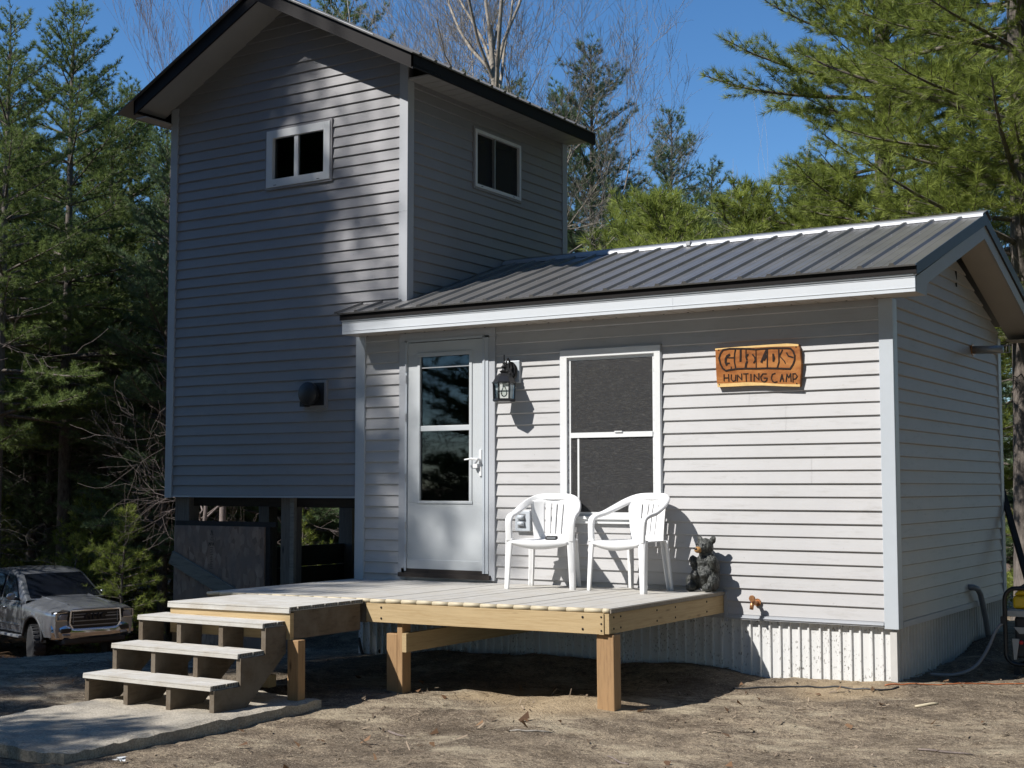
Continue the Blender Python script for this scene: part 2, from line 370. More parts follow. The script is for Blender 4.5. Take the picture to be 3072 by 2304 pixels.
def gh(x, y):
    x = np.asarray(x, float); y = np.asarray(y, float)
    u = -x * .8 + y * .6
    h = -.505 - 2.45 * sst(2.5, 24, u) - .050 * sst(-1.9, -2.9, y) * sst(-1.0, -2.8, x) * sst(-7, -4.7, x)
    h = h + .065 * sst(-2.1, -.1, y) * sst(-2.3, -1.0, x) * sst(9, 4, y) * sst(7, 2, x)
    def bumpy(cx, cy, sx, sy, a):
        return a * np.exp(-((x - cx) / sx) ** 2 - ((y - cy) / sy) ** 2)
    h = h + bumpy(.20, 1.3, .22, .35, .07) + bumpy(.16, 2.35, .28, .6, .15) + bumpy(.3, 3.2, .5, .5, .12)
    h = h + bumpy(-1.9, -.15, .9, .35, .09) + bumpy(-1.1, .0, .3, .3, -.04) + bumpy(-2.9, -.3, .6, .5, .10) + bumpy(-.25, .15, .3, .25, .01)
    h = h + bumpy(-1.7, -1.75, .35, .3, .05) + bumpy(-5.6, 1.0, 1.2, .7, .2) + bumpy(-3.9, -.4, .6, .4, .10)
    near = sst(14, 6, np.hypot(x + 1, y + 2))
    h = h + fbm(x * 1.3, y * 1.3, 4, 3) * .07 * (.3 + near * .7) + fbm(x * 9, y * 9, 3, 9) * .028 * near
    far = sst(30, 60, np.hypot(x, y)); h = h + far * fbm(x * .05, y * .05, 3, 5) * 2.0
    return h
def axis(lo, hi, step, far, grow=1.16):
    a = list(np.arange(lo, hi, step)); s = step; p = a[-1]
    while p < far: s *= grow; p += s; a.append(p)
    s = step; p = lo; b = []
    while p > -far: s *= grow; p -= s; b.append(p)
    return np.array(b[::-1] + a)
gx = axis(-8.5, 3.2, .045, 900); gy = axis(-6.6, 4.0, .045, 900)
GX, GY = np.meshgrid(gx, gy); GZ = gh(GX, GY)
nx, ny = len(gx), len(gy); ii = np.arange(nx * ny).reshape(ny, nx)
me = npmesh('ground', np.stack([GX, GY, GZ], -1).reshape(-1, 3), [np.stack([ii[:-1, :-1], ii[:-1, 1:], ii[1:, 1:], ii[1:, :-1]], -1).reshape(-1, 4)], [M['ground']], smooth=True)
tag(link(me, 'ground'), 'bare sandy brown yard with scattered chips and needles', 'ground', kind='structure')
def G(x, y): return float(gh(x, y))
# ------------------------------------------------------------------ siding
PI = .1016
def siding(mb, org, u, n, L, z0, z1, lim=None, holes=(), lip=.016, rnd=None, seams=()):
    """clapboards on a wall: org = wall corner at z 0, u = along, n = outward normal; lim(z) -> (u0, u1)"""
    org, u, n = Vector(org), Vector(u), Vector(n)
    if lim is None: lim = lambda z: (0, L)
    k = 0; z = z0
    while z < z1 - 1e-4:
        zt = min(z + PI, z1); wob = (rnd.uniform(-.0012, .0012) if rnd else 0)
        def off(q): return lip * (1 - (q - z) / PI) * .94 + .0015 + wob
        a0, a1 = lim(z); b0, b1 = lim(zt)
        cuts = sorted(set([0., 1.] + [min(max((h[i] - a0) / max(a1 - a0, 1e-6), 0), 1) for h in holes for i in (0, 1)] +
                          [min(max((q - a0) / max(a1 - a0, 1e-6), 0), 1) for kk, q in seams if kk == k // 2]))
        for c0, c1 in zip(cuts[:-1], cuts[1:]):
            if c1 - c0 < 1e-5: continue
            um = a0 + (c0 + c1) / 2 * (a1 - a0); segs = [(z, zt)]
            for h in holes:
                if h[0] - 1e-4 < um < h[1] + 1e-4:
                    new = []
                    for s0, s1 in segs:
                        if h[2] > s0: new.append((s0, min(s1, h[2])))
                        if h[3] < s1: new.append((max(s0, h[3]), s1))
                    segs = [q for q in new if q[1] - q[0] > 1e-4]
            g = .0014 if any(abs((a0 + c1 * (a1 - a0)) - q) < 1e-3 for kk, q in seams if kk == k // 2) else 0
            for s0, s1 in segs:
                def P(c, q, o, dg=0):
                    t = (q - z) / PI; l0 = a0 + (b0 - a0) * t; l1 = a1 + (b1 - a1) * t
                    return org + u * (l0 + c * (l1 - l0) + dg) + Vector((0, 0, q)) + n * o
                if s0 == z and s1 - s0 > .012:
                    m_ = s0 + .006; e_ = off(s0) - .006
                    mb.quad(P(c0, s0, -.002), P(c1, s0, -.002), P(c1, s0, e_), P(c0, s0, e_)); mb.quad(P(c0, s0, e_), P(c1, s0, e_, -g), P(c1, m_, off(m_), -g), P(c0, m_, off(m_))); s0 = m_
                mb.quad(P(c0, s0, off(s0)), P(c1, s0, off(s0), -g), P(c1, s1, off(s1), -g), P(c0, s1, off(s1)))
        z = zt; k += 1
rs = random.Random(5)
# ------------------------------------------------------------------ cabin
W_, He, D_, YR = 5.025, 2.405, 3.35, 1.80
SL = .34
def zr(y): return 2.60 + SL * ((y + .31) if y < YR else (2 * YR - y + .31))
cabin = empty('cabin', (-2.5, 1.7, -.5), 0, 'small white vinyl-sided cabin with grey metal roof and storm door', 'cabin')
doorh = (W_ - 4.47, W_ - 3.55, -.1, 2.36); winh = (W_ - 2.75, W_ - 1.955, .72, 2.10)
b = MB()
siding(b, (-W_, 0, 0), (1, 0, 0), (0, -1, 0), W_, .011, He + .03, None, (doorh, winh), rnd=rs,
       seams=[(2, .4), (11, 2.9), (10, 4.1), (8, 3.9), (5, 4.4), (3, 3.3), (7, 4.2), (11, 1.25)])
# sheathing behind, with the two openings
x0, x1 = -W_, 0
for xa, xb, za, zb in ((-W_, -4.47, -.02, He + .1), (-3.55, -2.75, -.02, He + .1), (-1.955, 0, -.02, He + .1), (-4.47, -3.55, 2.36, He + .1), (-2.75, -1.955, -.02, .72), (-2.75, -1.955, 2.10, He + .1), (-4.47, -3.55, -.02, .20)):
    b.box(xa, xb, .002, .10, za, zb)
b.build('wall', M['siding'], cabin)
b = MB()
def limr(z): # along +y on the right wall
    if z <= He + .02: return (0, D_)
    t = (z - (He + .02)) / SL; return (min(max(0, t - .10), YR - .01), max(D_ - max(0, t - .10), YR))
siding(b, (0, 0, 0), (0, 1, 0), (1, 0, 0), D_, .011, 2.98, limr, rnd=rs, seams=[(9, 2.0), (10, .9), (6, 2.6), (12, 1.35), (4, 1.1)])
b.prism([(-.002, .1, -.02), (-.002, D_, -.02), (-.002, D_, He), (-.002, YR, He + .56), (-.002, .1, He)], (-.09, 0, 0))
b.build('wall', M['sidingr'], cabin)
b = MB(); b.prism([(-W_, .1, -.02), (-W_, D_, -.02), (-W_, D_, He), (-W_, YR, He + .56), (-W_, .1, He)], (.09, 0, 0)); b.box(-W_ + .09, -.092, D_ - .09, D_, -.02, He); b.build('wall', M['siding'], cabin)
b = MB(); b.box(-W_ + .09, -.095, .11, D_ - .09, -.02, .15); b.box(-W_ + .09, -.095, .11, D_ - .09, He - .03, He); b.build('floor', M['inside'], cabin)
# corner trim
for x, s in ((0, 1), (-W_, -1)):
    b = MB(); b.box(min(x + s * .022, x - s * .085), max(x + s * .022, x - s * .085), -.024, -.002, -.035, He)
    b.box(min(x + s * .002, x + s * .022), max(x + s * .002, x + s * .022), -.002, .085, -.035, He)
    b.build('corner_trim', M['trim'], cabin, bevel=.003)
b = MB(); b.box(0.002, .022, D_ - .08, D_ + .02, -.03, He); b.build('corner_trim', M['trim'], cabin)
b = MB(); b.box(-1.33, -.088, -.026, -.002, -.022, .012); b.box(-1.33, -.088, -.034, -.024, -.010, -.004); b.build('base_trim', M['trimg'], cabin)
b = MB(); b.box(.002, .024, .088, D_ - .08, -.03, .014); b.build('base_trim', M['trimg'], cabin)
b = MB(); b.box(-1.350, -1.325, -.028, -.002, -.04, .19); b.build('corner_trim', M['trimg'], cabin)
# skirting: ribbed steel panels with flaking paint
def ribbed(mb, org, u, n, L, z0f, z1, sp=.0795, rng=None):
    org, u, n = Vector(org), Vector(u), Vector(n); prof = []; a = 0.
    while a < L:
        j = rng.uniform(-.006, .006) if rng else 0
        prof += [(a, 0), (a + .046 + j, .001), (a + .052 + j, .016), (a + .066 + j, .017), (a + .072 + j, .0)]; a += sp
    prof = [(q, o) for q, o in prof if q <= L] + [(L, 0)]
    for (p, o), (q, r) in zip(prof[:-1], prof[1:]):
        A = org + u * p + n * o; B = org + u * q + n * r
        z0 = z0f
        mb.quad((A.x, A.y, z0), (B.x, B.y, z0), (B.x, B.y, z1), (A.x, A.y, z1))
b = MB(); ribbed(b, (-W_, .022, 0), (1, 0, 0), (0, -1, 0), W_ - .02, -.95, -.02, rng=rs); b.box(-W_ + .01, -.03, .03, .09, -.95, -.03); b.build('skirting', M['skirt'], cabin)
b = MB(); ribbed(b, (-.022, .01, 0), (0, 1, 0), (1, 0, 0), D_, -.9, -.02, rng=rs); b.box(-.09, -.03, .03, D_, -.9, -.03)
b.box(-.05, .0, -.004, .03, -.6, -.05); b.build('skirting', M['skirtw'], cabin)
# soffit, fascia, rake
b = MB(); b.box(-W_ + .01, .02, -.262, 0.0, He + .001, He + .012)
for k in range(34): b.box(-W_ + .02 + k * .149, -W_ + .025 + k * .149, -.26, -.02, He - .0025, He + .002)
b.cur = 1
for k in range(23): b.lathe((-4.9 + k * .218, -.035, He - .001), [(.008, -.001), (.008, .003)], 8)
b.build('soffit', [M['soffit'], M['dark']], cabin)
b = MB(); b.box(-5.005, .268, -.280, -.262, 2.403, 2.528)
for z in (2.430, 2.506): b.box(-5.003, .266, -.2835, -.279, z, z + .004)
b.box(-5.007, .27, -.292, -.262, 2.522, 2.532); b.box(-5.003, .266, -.2825, -.279, 2.512, 2.5205)
b.box(-1.652, -1.648, -.2815, -.279, 2.404, 2.522); b.build('fascia', M['fascia'], cabin)
b = MB(); b.box(-5.02, .285, -.300, -.27, 2.533, 2.582); b.build('drip_edge', M['dark'], cabin)
# eave return box and rake boards at the right gable
for side in (0, 1):
    f = (lambda y: y) if side == 0 else (lambda y: 2 * YR - y)
    b = MB()
    pts = [(.255, f(-.262), 2.404), (.255, f(.008), 2.404), (.255, f(.012), 2.494), (.255, f(YR), 2.494 + SL * (YR - .012)), (.255, f(YR), 2.494 + SL * (YR - .012) + .115), (.255, f(-.262), 2.512)]
    b.prism(pts, (.016, 0, 0)); b.build('rake_board', M['soffitg'], cabin)
    b = MB(); b.prism([(.262, f(-.295), zr(-.295) - .085), (.262, f(YR), zr(YR) - .10), (.262, f(YR), zr(YR) - .005), (.262, f(-.295), zr(-.295) - .003)], (.024, 0, 0)); b.build('rake_trim', M['rake'], cabin)
    b = MB(); b.prism([(.0, f(-.25), 2.50 - SL * .25), (.0, f(YR), 2.487 + SL * YR), (.0, f(YR), 2.50 + SL * YR), (.0, f(-.25), 2.513 - SL * .25)], (.254, 0, 0))
    b.build('rake_soffit', M['soffit'], cabin)
    b = MB(); b.box(.02, .254, min(f(-.26), f(.0)), max(f(-.26), f(.0)), He + .0005, He + .011); b.build('eave_return', M['soffit'], cabin)
# roof panels
def roof_slope(mb, e0, e1, up, rise_len, sp, first, nrm, rh=.019, th=.012):
    e0, e1, up, nrm = Vector(e0), Vector(e1), Vector(up).normalized(), Vector(nrm).normalized()
    d = (e1 - e0); L = d.length; d.normalize(); prof = [(0, 0)]; a = first
    while a < L - .03:
        for o, h in ((-.026, 0), (-.012, rh), (.012, rh), (.026, 0)): prof.append((a + o, h))
        for q in (1, 2):
            m = a + sp * q / 3
            if m < L - .05:
                for o, h in ((-.012, 0), (0, .003), (.012, 0)): prof.append((m + o, h))
        a += sp
    prof.append((L, 0))
    pts = [e0 + d * p + nrm * h for p, h in prof]; low = [q - nrm * th for q in (e0, e1)]
    for p, q in zip(pts[:-1], pts[1:]): mb.quad(p, q, q + up * rise_len, p + up * rise_len)
    mb.add([low[0], low[1], low[1] + up * rise_len, low[0] + up * rise_len], [(3, 2, 1, 0)])
    mb.add(pts + low[::-1], [tuple(range(len(pts) + 2))])
    n2 = Vector((0, 0, 0))
    mb.quad(pts[0], low[0], low[0] + up * rise_len, pts[0] + up * rise_len); mb.quad(pts[-1], low[1], low[1] + up * rise_len, pts[-1] + up * rise_len)
upv = Vector((0, 1, SL)); rl = (YR + .325) * math.sqrt(1 + SL * SL)
b = MB(); xs0 = -1.528 - .2345 * 15
roof_slope(b, (-5.03, -.325, zr(-.325)), (.285, -.325, zr(-.325)), upv, rl, .2345, xs0 + 5.03, (0, -SL, 1))
roof_slope(b, (.285, 2 * YR + .325, zr(-.325)), (-5.03, 2 * YR + .325, zr(-.325)), (0, -1, SL), rl, .2345, .18, (0, SL, 1))
b.cur = 1
for k in range(22):
    for fr in (.06, .38, .70, .95):
        y = -.3 + (YR + .2) * fr
        b.lathe((xs0 + .045 + k * .2345, y, zr(y) + .001), [(.006, 0), (.006, .004), (.002, .007)], 6)
rf = b.build('roof', [M['roof'], M['steelg']], cabin)
b = MB(); zc = zr(YR)
b.prism([(-4.49, YR - .15, zc - .15 * SL + .022), (-4.49, YR, zc + .030), (-4.49, YR + .15, zc - .15 * SL + .022), (-4.49, YR + .15, zc - .15 * SL + .017), (-4.49, YR, zc + .024), (-4.49, YR - .15, zc - .15 * SL + .017)], (4.79, 0, 0))
b.build('ridge_cap', M['roof'], rf)
b = MB(); b.prism([(-4.49, YR - .152, zc - .15 * SL + .0245), (-4.49, YR - .10, zc - .10 * SL + .0315), (-4.49, YR - .10, zc - .10 * SL + .033), (-4.49, YR - .155, zc - .15 * SL + .0255), (-4.49, YR - .172, zc - .172 * SL + .005)], (4.79, 0, 0)); b.box(-2.42, -2.38, YR - .178, YR - .10, zc - .172 * SL + .012, zc - .1 * SL + .024)
b.build('ridge_flashing', M['galv'], rf)
# storm door
dt = MB(); dt.box(-4.535, -4.463, -.030, -.002, .19, 2.32); dt.box(-3.555, -3.490, -.030, -.002, .19, 2.32); dt.box(-4.535, -3.490, -.0305, -.002, 2.32, He)
dt.build('door_trim', M['trimg'], cabin, bevel=.003)
door = MB(); door.box(-4.440, -3.62, -.022, .012, .272, .86); door.box(-4.440, -3.62, -.022, .012, 2.185, 2.312); door.box(-4.440, -4.30, -.022, .012, .86, 2.185); door.box(-3.762, -3.62, -.022, .012, .86, 2.185)
door.box(-4.30, -3.762, -.021, .011, 1.505, 1.553); door.box(-4.44, -3.62, -.027, -.02, .27, .355)
for xa, xb, za, zb in ((-4.33, -4.30, .86, 2.215), (-3.762, -3.732, .86, 2.215)): door.box(xa, xb, -.030, -.0225, za, zb)
for za, zb in ((.855, .88), (2.178, 2.215)): door.box(-4.335, -3.727, -.0305, -.0225, za, zb)
dr = door.build('storm_door', M['door'], cabin, bevel=.003)
b = MB()
for xa, xb in ((-4.463, -4.443), (-3.617, -3.555)): b.box(xa, xb, -.036, -.004, .25, 2.335)
b.box(-4.463, -3.555, -.036, -.004, 2.318, 2.338); b.box(-3.60, -3.59, -.043, -.036, .25, 2.33); b.build('frame', M['trim'], dr)
b = MB(); b.box(-4.30, -3.762, -.008, -.004, .88, 1.505); b.box(-4.30, -3.762, -.008, -.004, 1.553, 2.18); b.build('glass', M['glass'], dr)
b = MB(); b.box(-4.298, -3.764, -.012, -.0085, 2.075, 2.085); b.build('glass_rail', M['galv'], dr)
b = MB(); b.box(-3.652, -3.628, -.034, -.022, 1.10, 1.33); b.tube([(-3.645, -.03, 1.245), (-3.645, -.075, 1.245), (-3.70, -.082, 1.25), (-3.775, -.08, 1.243)], [.011, .010, .009, .006], 8); b.box(-3.70, -3.655, -.06, -.03, 1.17, 1.205); b.tube([(-3.70, -.05, 1.188), (-3.64, -.05, 1.25)], .008, 6); b.build('handle', M['white'], dr)
for z in (.42, .62, 1.05, 1.6, 1.95, 2.05):
    b = MB(); b.tube([(-4.452, -.037, z), (-4.452, -.037, z + .07)], .008, 8); b.build('hinge', M['galv'], dr)
b = MB(); b.box(-4.52, -3.53, -.055, 0.0, .198, .236); b.box(-4.50, -3.55, -.030, .02, .236, .272); b.build('threshold', M['darkw'], cabin)
b = MB(); b.box(-4.46, -3.56, .045, .09, .272, 2.33); b.build('inner_door', M['curtain'], cabin)
# big window
wn = MB()
for xa, xb in ((-2.828, -2.762), (-1.942, -1.885)): wn.box(xa, xb, -.034, .0, .71, 2.155)
wn.box(-2.828, -1.885, -.0345, .0, 2.093, 2.158); wn.box(-2.835, -1.88, -.036, .0, .70, .735); wn.box(-2.825, -1.89, -.052, -.03, .735, .762)
wo = wn.build('window', M['wframe'], cabin, bevel=.003)
b = MB()
for xa, xb in ((-2.835, -2.828), (-1.885, -1.878)): b.box(xa, xb, -.026, 0, .69, 2.165)
b.box(-2.835, -1.878, -.026, 0, 2.158, 2.168); b.build('casing', M['trimg'], wo)
b = MB()
for xa, xb in ((-2.762, -2.735), (-1.965, -1.942)): b.box(xa, xb, -.012, .03, .762, 2.093)
b.box(-2.735, -1.965, -.020, .03, 1.415, 1.458); b.box(-2.735, -1.965, -.012, .03, 2.068, 2.093); b.box(-2.735, -1.965, -.012, .03, .762, .795); b.box(-2.31, -2.24, -.030, -.018, 1.455, 1.466); b.build('sash', M['wframe'], wo)
b = MB(); b.box(-2.735, -1.965, .012, .016, .795, 1.415); b.box(-2.735, -1.965, .002, .006, 1.458, 2.068); b.build('glass', M['glass'], wo)
b = MB(); b.box(-2.735, -1.966, -.009, -.008, .796, 1.414); b.box(-2.735, -1.966, -.009, -.008, 1.459, 2.067); b.build('insect_screen', M['screen'], wo)
b = MB(); b.box(-2.672, -2.655, -.011, -.006, .797, 1.414); b.build('screen_rail', M['wframe'], wo)
# sofa just inside the window
sofa = empty('sofa', (-2.2, .6, .15), 0, 'tan channel-backed sofa seen through the lower window sash', 'sofa')
b = MB(); b.smooth = True
for k in range(7): b.lathe((-2.62 + k * .165, .42, 0), [(.02, .45), (.085, .5), (.088, .85), (.08, 1.0), (.03, 1.04)], 12)
b.build('backrest', M['sofa'], sofa)
b = MB(); b.tube([(-2.60, .40, 1.10), (-1.5, .40, 1.10)], [.05, .05], 10); b.build('headrest', M['sofa'], sofa)
b = MB(); b.box(-2.7, -1.5, .5, 1.2, .15, .52); b.build('seat', M['sofa'], sofa, bevel=.04)

# ------------------------------------------------------------------ tower
TX0, TX1, TY0, TY1, TZ0, TZ1 = -7.575, -4.52, .055, 2.97, .905, 4.80
TXC = (TX0 + TX1) / 2; TS = .52
tower = empty('tower', (TXC, 1.5, -.8), 0, 'tall grey vinyl-sided tower on posts beside the cabin, dappled with tree shade', 'tower')
ZG = 4.985  # wall height at the corners under the rake
ZA = ZG + TS * (TX1 - TXC)
tw = TX1 - TX0
def limt(z):
    if z <= ZG: return (0, tw)
    t = (z - ZG) / TS; return (min(t, tw / 2 - .01), max(tw - t, tw / 2 + .01))
h1 = (-6.245 - TX0, -5.43 - TX0, 3.97, 4.54)
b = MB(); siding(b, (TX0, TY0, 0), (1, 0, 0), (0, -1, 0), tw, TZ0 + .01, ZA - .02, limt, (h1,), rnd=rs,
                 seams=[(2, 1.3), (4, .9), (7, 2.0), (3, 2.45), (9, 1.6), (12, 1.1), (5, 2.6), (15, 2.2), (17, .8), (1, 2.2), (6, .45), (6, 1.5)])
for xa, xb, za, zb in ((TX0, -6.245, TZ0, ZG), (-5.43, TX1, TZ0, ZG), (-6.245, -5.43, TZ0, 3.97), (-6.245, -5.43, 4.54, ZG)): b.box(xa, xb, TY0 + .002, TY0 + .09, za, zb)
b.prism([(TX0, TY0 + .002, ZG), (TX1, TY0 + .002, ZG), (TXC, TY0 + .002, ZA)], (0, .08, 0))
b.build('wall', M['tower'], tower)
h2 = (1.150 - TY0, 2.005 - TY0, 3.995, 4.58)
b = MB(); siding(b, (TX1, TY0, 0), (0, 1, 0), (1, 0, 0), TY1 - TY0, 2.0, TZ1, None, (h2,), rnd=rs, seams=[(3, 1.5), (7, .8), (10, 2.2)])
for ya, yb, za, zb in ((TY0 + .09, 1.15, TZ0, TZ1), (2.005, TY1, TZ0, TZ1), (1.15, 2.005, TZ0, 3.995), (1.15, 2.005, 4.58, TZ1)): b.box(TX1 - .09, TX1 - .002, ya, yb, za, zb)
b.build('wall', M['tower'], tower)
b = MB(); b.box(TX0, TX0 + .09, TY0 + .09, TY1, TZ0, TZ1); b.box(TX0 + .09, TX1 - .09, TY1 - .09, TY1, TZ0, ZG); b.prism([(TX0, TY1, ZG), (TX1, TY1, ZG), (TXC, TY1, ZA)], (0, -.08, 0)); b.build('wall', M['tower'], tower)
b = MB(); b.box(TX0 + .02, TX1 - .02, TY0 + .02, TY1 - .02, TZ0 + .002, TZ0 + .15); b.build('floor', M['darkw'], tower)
for x, y in ((TX1, TY0), (TX0, TY0)):
    s = 1 if x == TX1 else -1
    b = MB(); b.box(min(x + s * .022, x - s * .075), max(x + s * .022, x - s * .075), y - .024, y - .002, TZ0 - .012, ZG - .02); b.box(min(x + s * .002, x + s * .022), max(x + s * .002, x + s * .022), y - .002, y + .075, TZ0 - .012, TZ1)
    b.box(min(x + s * .0225, x - s * .0755), max(x + s * .0225, x - s * .0755), y - .0255, y - .0235, 3.56, 3.566)
    b.build('corner_trim', M['trimg'], tower, bevel=.003)
b = MB(); b.box(TX1 + .002, TX1 + .022, TY1 - .075, TY1 + .02, 2.0, TZ1); b.build('corner_trim', M['trimg'], tower)
b = MB(); b.box(TX0 + .01, TX1, TY0 - .02, TY0, TZ0 - .006, TZ0 + .012); b.build('base_trim', M['trimg'], tower)
# tower roof: ridge along y
EX = .385; YF, YB = -.36, 3.02
def tz(x): return ZG + .10 + TS * ((x - TX0) if x < TXC else (TX1 - x))
ul = (TXC - (TX0 - EX)) * math.sqrt(1 + TS * TS)
b = MB()
roof_slope(b, (TX0 - EX, YB, tz(TX0 - EX)), (TX0 - EX, YF - .03, tz(TX0 - EX)), (1, 0, TS), ul, .2345, .12, (-TS, 0, 1))
roof_slope(b, (TX1 + EX, YF - .03, tz(TX1 + EX)), (TX1 + EX, YB, tz(TX1 + EX)), (-1, 0, TS), ul, .2345, .12, (TS, 0, 1))
trf = b.build('roof', M['roof'], tower)
b = MB(); za = tz(TXC); b.prism([(TXC - .15, YF - .04, za - .15 * TS + .022), (TXC, YF - .04, za + .03), (TXC + .15, YF - .04, za - .15 * TS + .022), (TXC + .15, YF - .04, za - .15 * TS + .016), (TXC, YF - .04, za + .022), (TXC - .15, YF - .04, za - .15 * TS + .016)], (0, YB - YF + .05, 0)); b.build('ridge_cap', M['roof'], trf)
for s in (0, 1):
    f = (lambda x: x) if s == 0 else (lambda x: 2 * TXC - x)
    ov_ = (.165, .365)[s]; xo = TX0 - ov_
    b = MB(); b.prism([(f(xo), YF, tz(xo) - .155), (f(TXC), YF, tz(TXC) - .155), (f(TXC), YF, tz(TXC) - .016), (f(xo), YF, tz(xo) - .016)], (0, .02, 0)); b.build('rake_board', M['dark'], tower)
    b = MB(); b.prism([(f(xo), YF + .02, tz(xo) - .120), (f(TXC), YF + .02, tz(TXC) - .120), (f(TXC), YF + .02, tz(TXC) - .108), (f(xo), YF + .02, tz(xo) - .108)], (0, TY0 - YF - .02, 0)); b.build('rake_soffit', M['soffitg'], tower)
    xe = TX0 - ov_
    b = MB(); xa, xb = sorted((f(xe), f(xe + .02))); b.box(xa, xb, YF, YB, tz(xe) - .135, tz(xe) - .014); b.build('fascia', M['dark'], tower)
    b = MB(); xa, xb = sorted((f(xe + .02), f(TX0))); b.box(xa, xb, TY0 - .02 if s else YF + .02, YB - .01, TZ1 + .0, TZ1 + .012)
    for k in range(20): yy = YF + .45 + k * .149; b.box(xa + .01, xb - .01, yy, yy + .005, TZ1 - .003, TZ1 + .001)
    b.build('soffit', M['soffitg'], tower)
b = MB(); q = [(tz(x), x) for x in (-4.75, -5.75)]
b.beam((-4.60, YF - .012, tz(-4.60) - .004), (-5.62, YF - .012, tz(-5.62) - .004), .012, .022, (TS, 0, 1)); b.build('edge_flashing', M['galv'], trf)
def slider(parent, P, A, u, n, L, z0, z1, mw, split, mat_in):
    """sliding window: P corner, u along, n outward"""
    P, u, n = Vector(P), Vector(u), Vector(n)
    def bx(mb, a0, a1, o0, o1, za, zb):
        q = [P + u * a + n * o for a, o in ((a0, o0), (a1, o0), (a1, o1), (a0, o1))]
        mb.hexa([(p.x, p.y, za) for p in q] + [(p.x, p.y, zb) for p in q])
    b = MB(); bx(b, 0, mw, -.03, .03, z0, z1); bx(b, L - mw, L, -.03, .03, z0, z1); bx(b, mw, L - mw, -.03, .0305, z0, z0 + mw); bx(b, mw, L - mw, -.03, .0305, z1 - mw, z1)
    b.cur = 1; bx(b, .1, .135, .030, .0315, z0 + .014, z0 + .02); bx(b, L - .16, L - .125, .030, .0315, z0 + .014, z0 + .02)
    o = b.build('window', [M['wframe'], M['dark']], parent, bevel=.002)
    b = MB(); bx(b, split, split + mw * .62, -.02, .018, z0 + mw, z1 - mw); b.build('sash', M['wframe'] if mw > .05 else M['steelg'], o)
    b = MB(); bx(b, mw, split, -.016, -.012, z0 + mw, z1 - mw); b.build('pane', mat_in, o)
    b = MB(); bx(b, split + mw * .62, L - mw, -.006, -.002, z0 + mw, z1 - mw); b.build('pane', mat_in, o)
    b = MB(); t = .022
    for a0, a1, za, zb in ((-t, 0, z0 - t, z1 + t), (L, L + t, z0 - t, z1 + t), (0, L, z0 - t, z0), (0, L, z1, z1 + t)): bx(b, a0, a1, -.001, .022, za, zb)
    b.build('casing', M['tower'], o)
    return o
slider(tower, (-6.245, TY0 - .004, 0), None, (1, 0, 0), (0, -1, 0), .815, 3.97, 4.54, .078, .355, M['glass'])
slider(tower, (TX1 + .004, 1.15, 0), None, (0, 1, 0), (1, 0, 0), .855, 3.995, 4.58, .032, .36, M['dscreen'])
b = MB(); b.box(TX0 + .1, TX1 - .1, TY0 + .5, TY0 + .52, 3.2, 4.75); b.box(TX1 - .6, TX1 - .58, TY0 + .55, TY1 - .1, 3.2, 4.75); b.box(TX0 + .1, TX1 - .1, TY0 + .1, TY1 - .1, TZ1 - .06, TZ1 - .05); b.build('inner_wall', M['inside'], tower)
# posts and low boards under the tower
for x, y, ww in ((-7.40, .16, .2), (-5.98, .16, .145), (-4.75, .3, .14), (-7.46, 1.45, .15), (-7.44, 2.85, .2), (-5.9, 2.85, .14), (-4.75, 2.85, .14)):
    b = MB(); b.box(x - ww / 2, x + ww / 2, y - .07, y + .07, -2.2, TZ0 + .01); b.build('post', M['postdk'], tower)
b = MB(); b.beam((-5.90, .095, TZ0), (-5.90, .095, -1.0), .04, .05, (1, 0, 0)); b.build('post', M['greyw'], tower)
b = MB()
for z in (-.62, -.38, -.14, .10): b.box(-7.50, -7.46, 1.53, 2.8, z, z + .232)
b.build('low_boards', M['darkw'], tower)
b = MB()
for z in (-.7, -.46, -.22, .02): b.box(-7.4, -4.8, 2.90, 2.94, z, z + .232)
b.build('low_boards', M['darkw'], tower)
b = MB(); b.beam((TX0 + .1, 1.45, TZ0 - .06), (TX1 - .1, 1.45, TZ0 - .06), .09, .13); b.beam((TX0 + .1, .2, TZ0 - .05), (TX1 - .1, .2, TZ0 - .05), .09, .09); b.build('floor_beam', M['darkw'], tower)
# strand board sheet with a diagonal brace
pn = empty('plywood_sheet', (-6.85, .05, -.6), 0, 'brown strand board sheet closing the space under the tower, crossed by a diagonal plank', 'board')
b = MB(); b.box(-7.46, -6.225, .045, .062, -.75, .612); b.build('sheet', M['osb'], pn)
b = MB(); b.box(-7.46, -6.10, .064, .10, .612, .66); b.box(-6.223, -6.17, .062, .10, -.75, .66); b.build('edge_stud', M['darkw'], pn)
b = MB(); b.beam((-7.475, .028, .287), (-6.35, .028, -.16), .03, .135); b.build('brace', M['greyw'], pn)
b = MB()
def stroke(mb, pts, wd, y, d=.0015):
    for (xa, za), (xb, zb) in zip(pts[:-1], pts[1:]):
        mb.beam((xa, y, za), (xb, y, zb), d, wd, (0, 0, 1)) if abs(xb - xa) > abs(zb - za) * .2 else mb.beam((xa, y, za), (xb, y, zb), wd, d, (0, 1, 0))
sx, sz = -6.93, .57
stroke(b, [(sx - .016, sz - .05), (sx, sz), (sx + .016, sz - .05)], .007, .0435)
for k, (q, l) in enumerate(((.075, .02), (.09, .05), (.105, .03))): stroke(b, [(sx - l / 2, sz - q), (sx + l / 2, sz - q)], .004, .0435)
stroke(b, [(sx - .042, sz - .155), (sx - .03, sz - .125), (sx - .018, sz - .155)], .006, .0435); stroke(b, [(sx - .012, sz - .155), (sx - .012, sz - .125), (sx + .004, sz - .125), (sx + .004, sz - .14), (sx - .012, sz - .14)], .005, .0435); stroke(b, [(sx + .01, sz - .155), (sx + .02, sz - .125), (sx + .03, sz - .155)], .006, .0435)
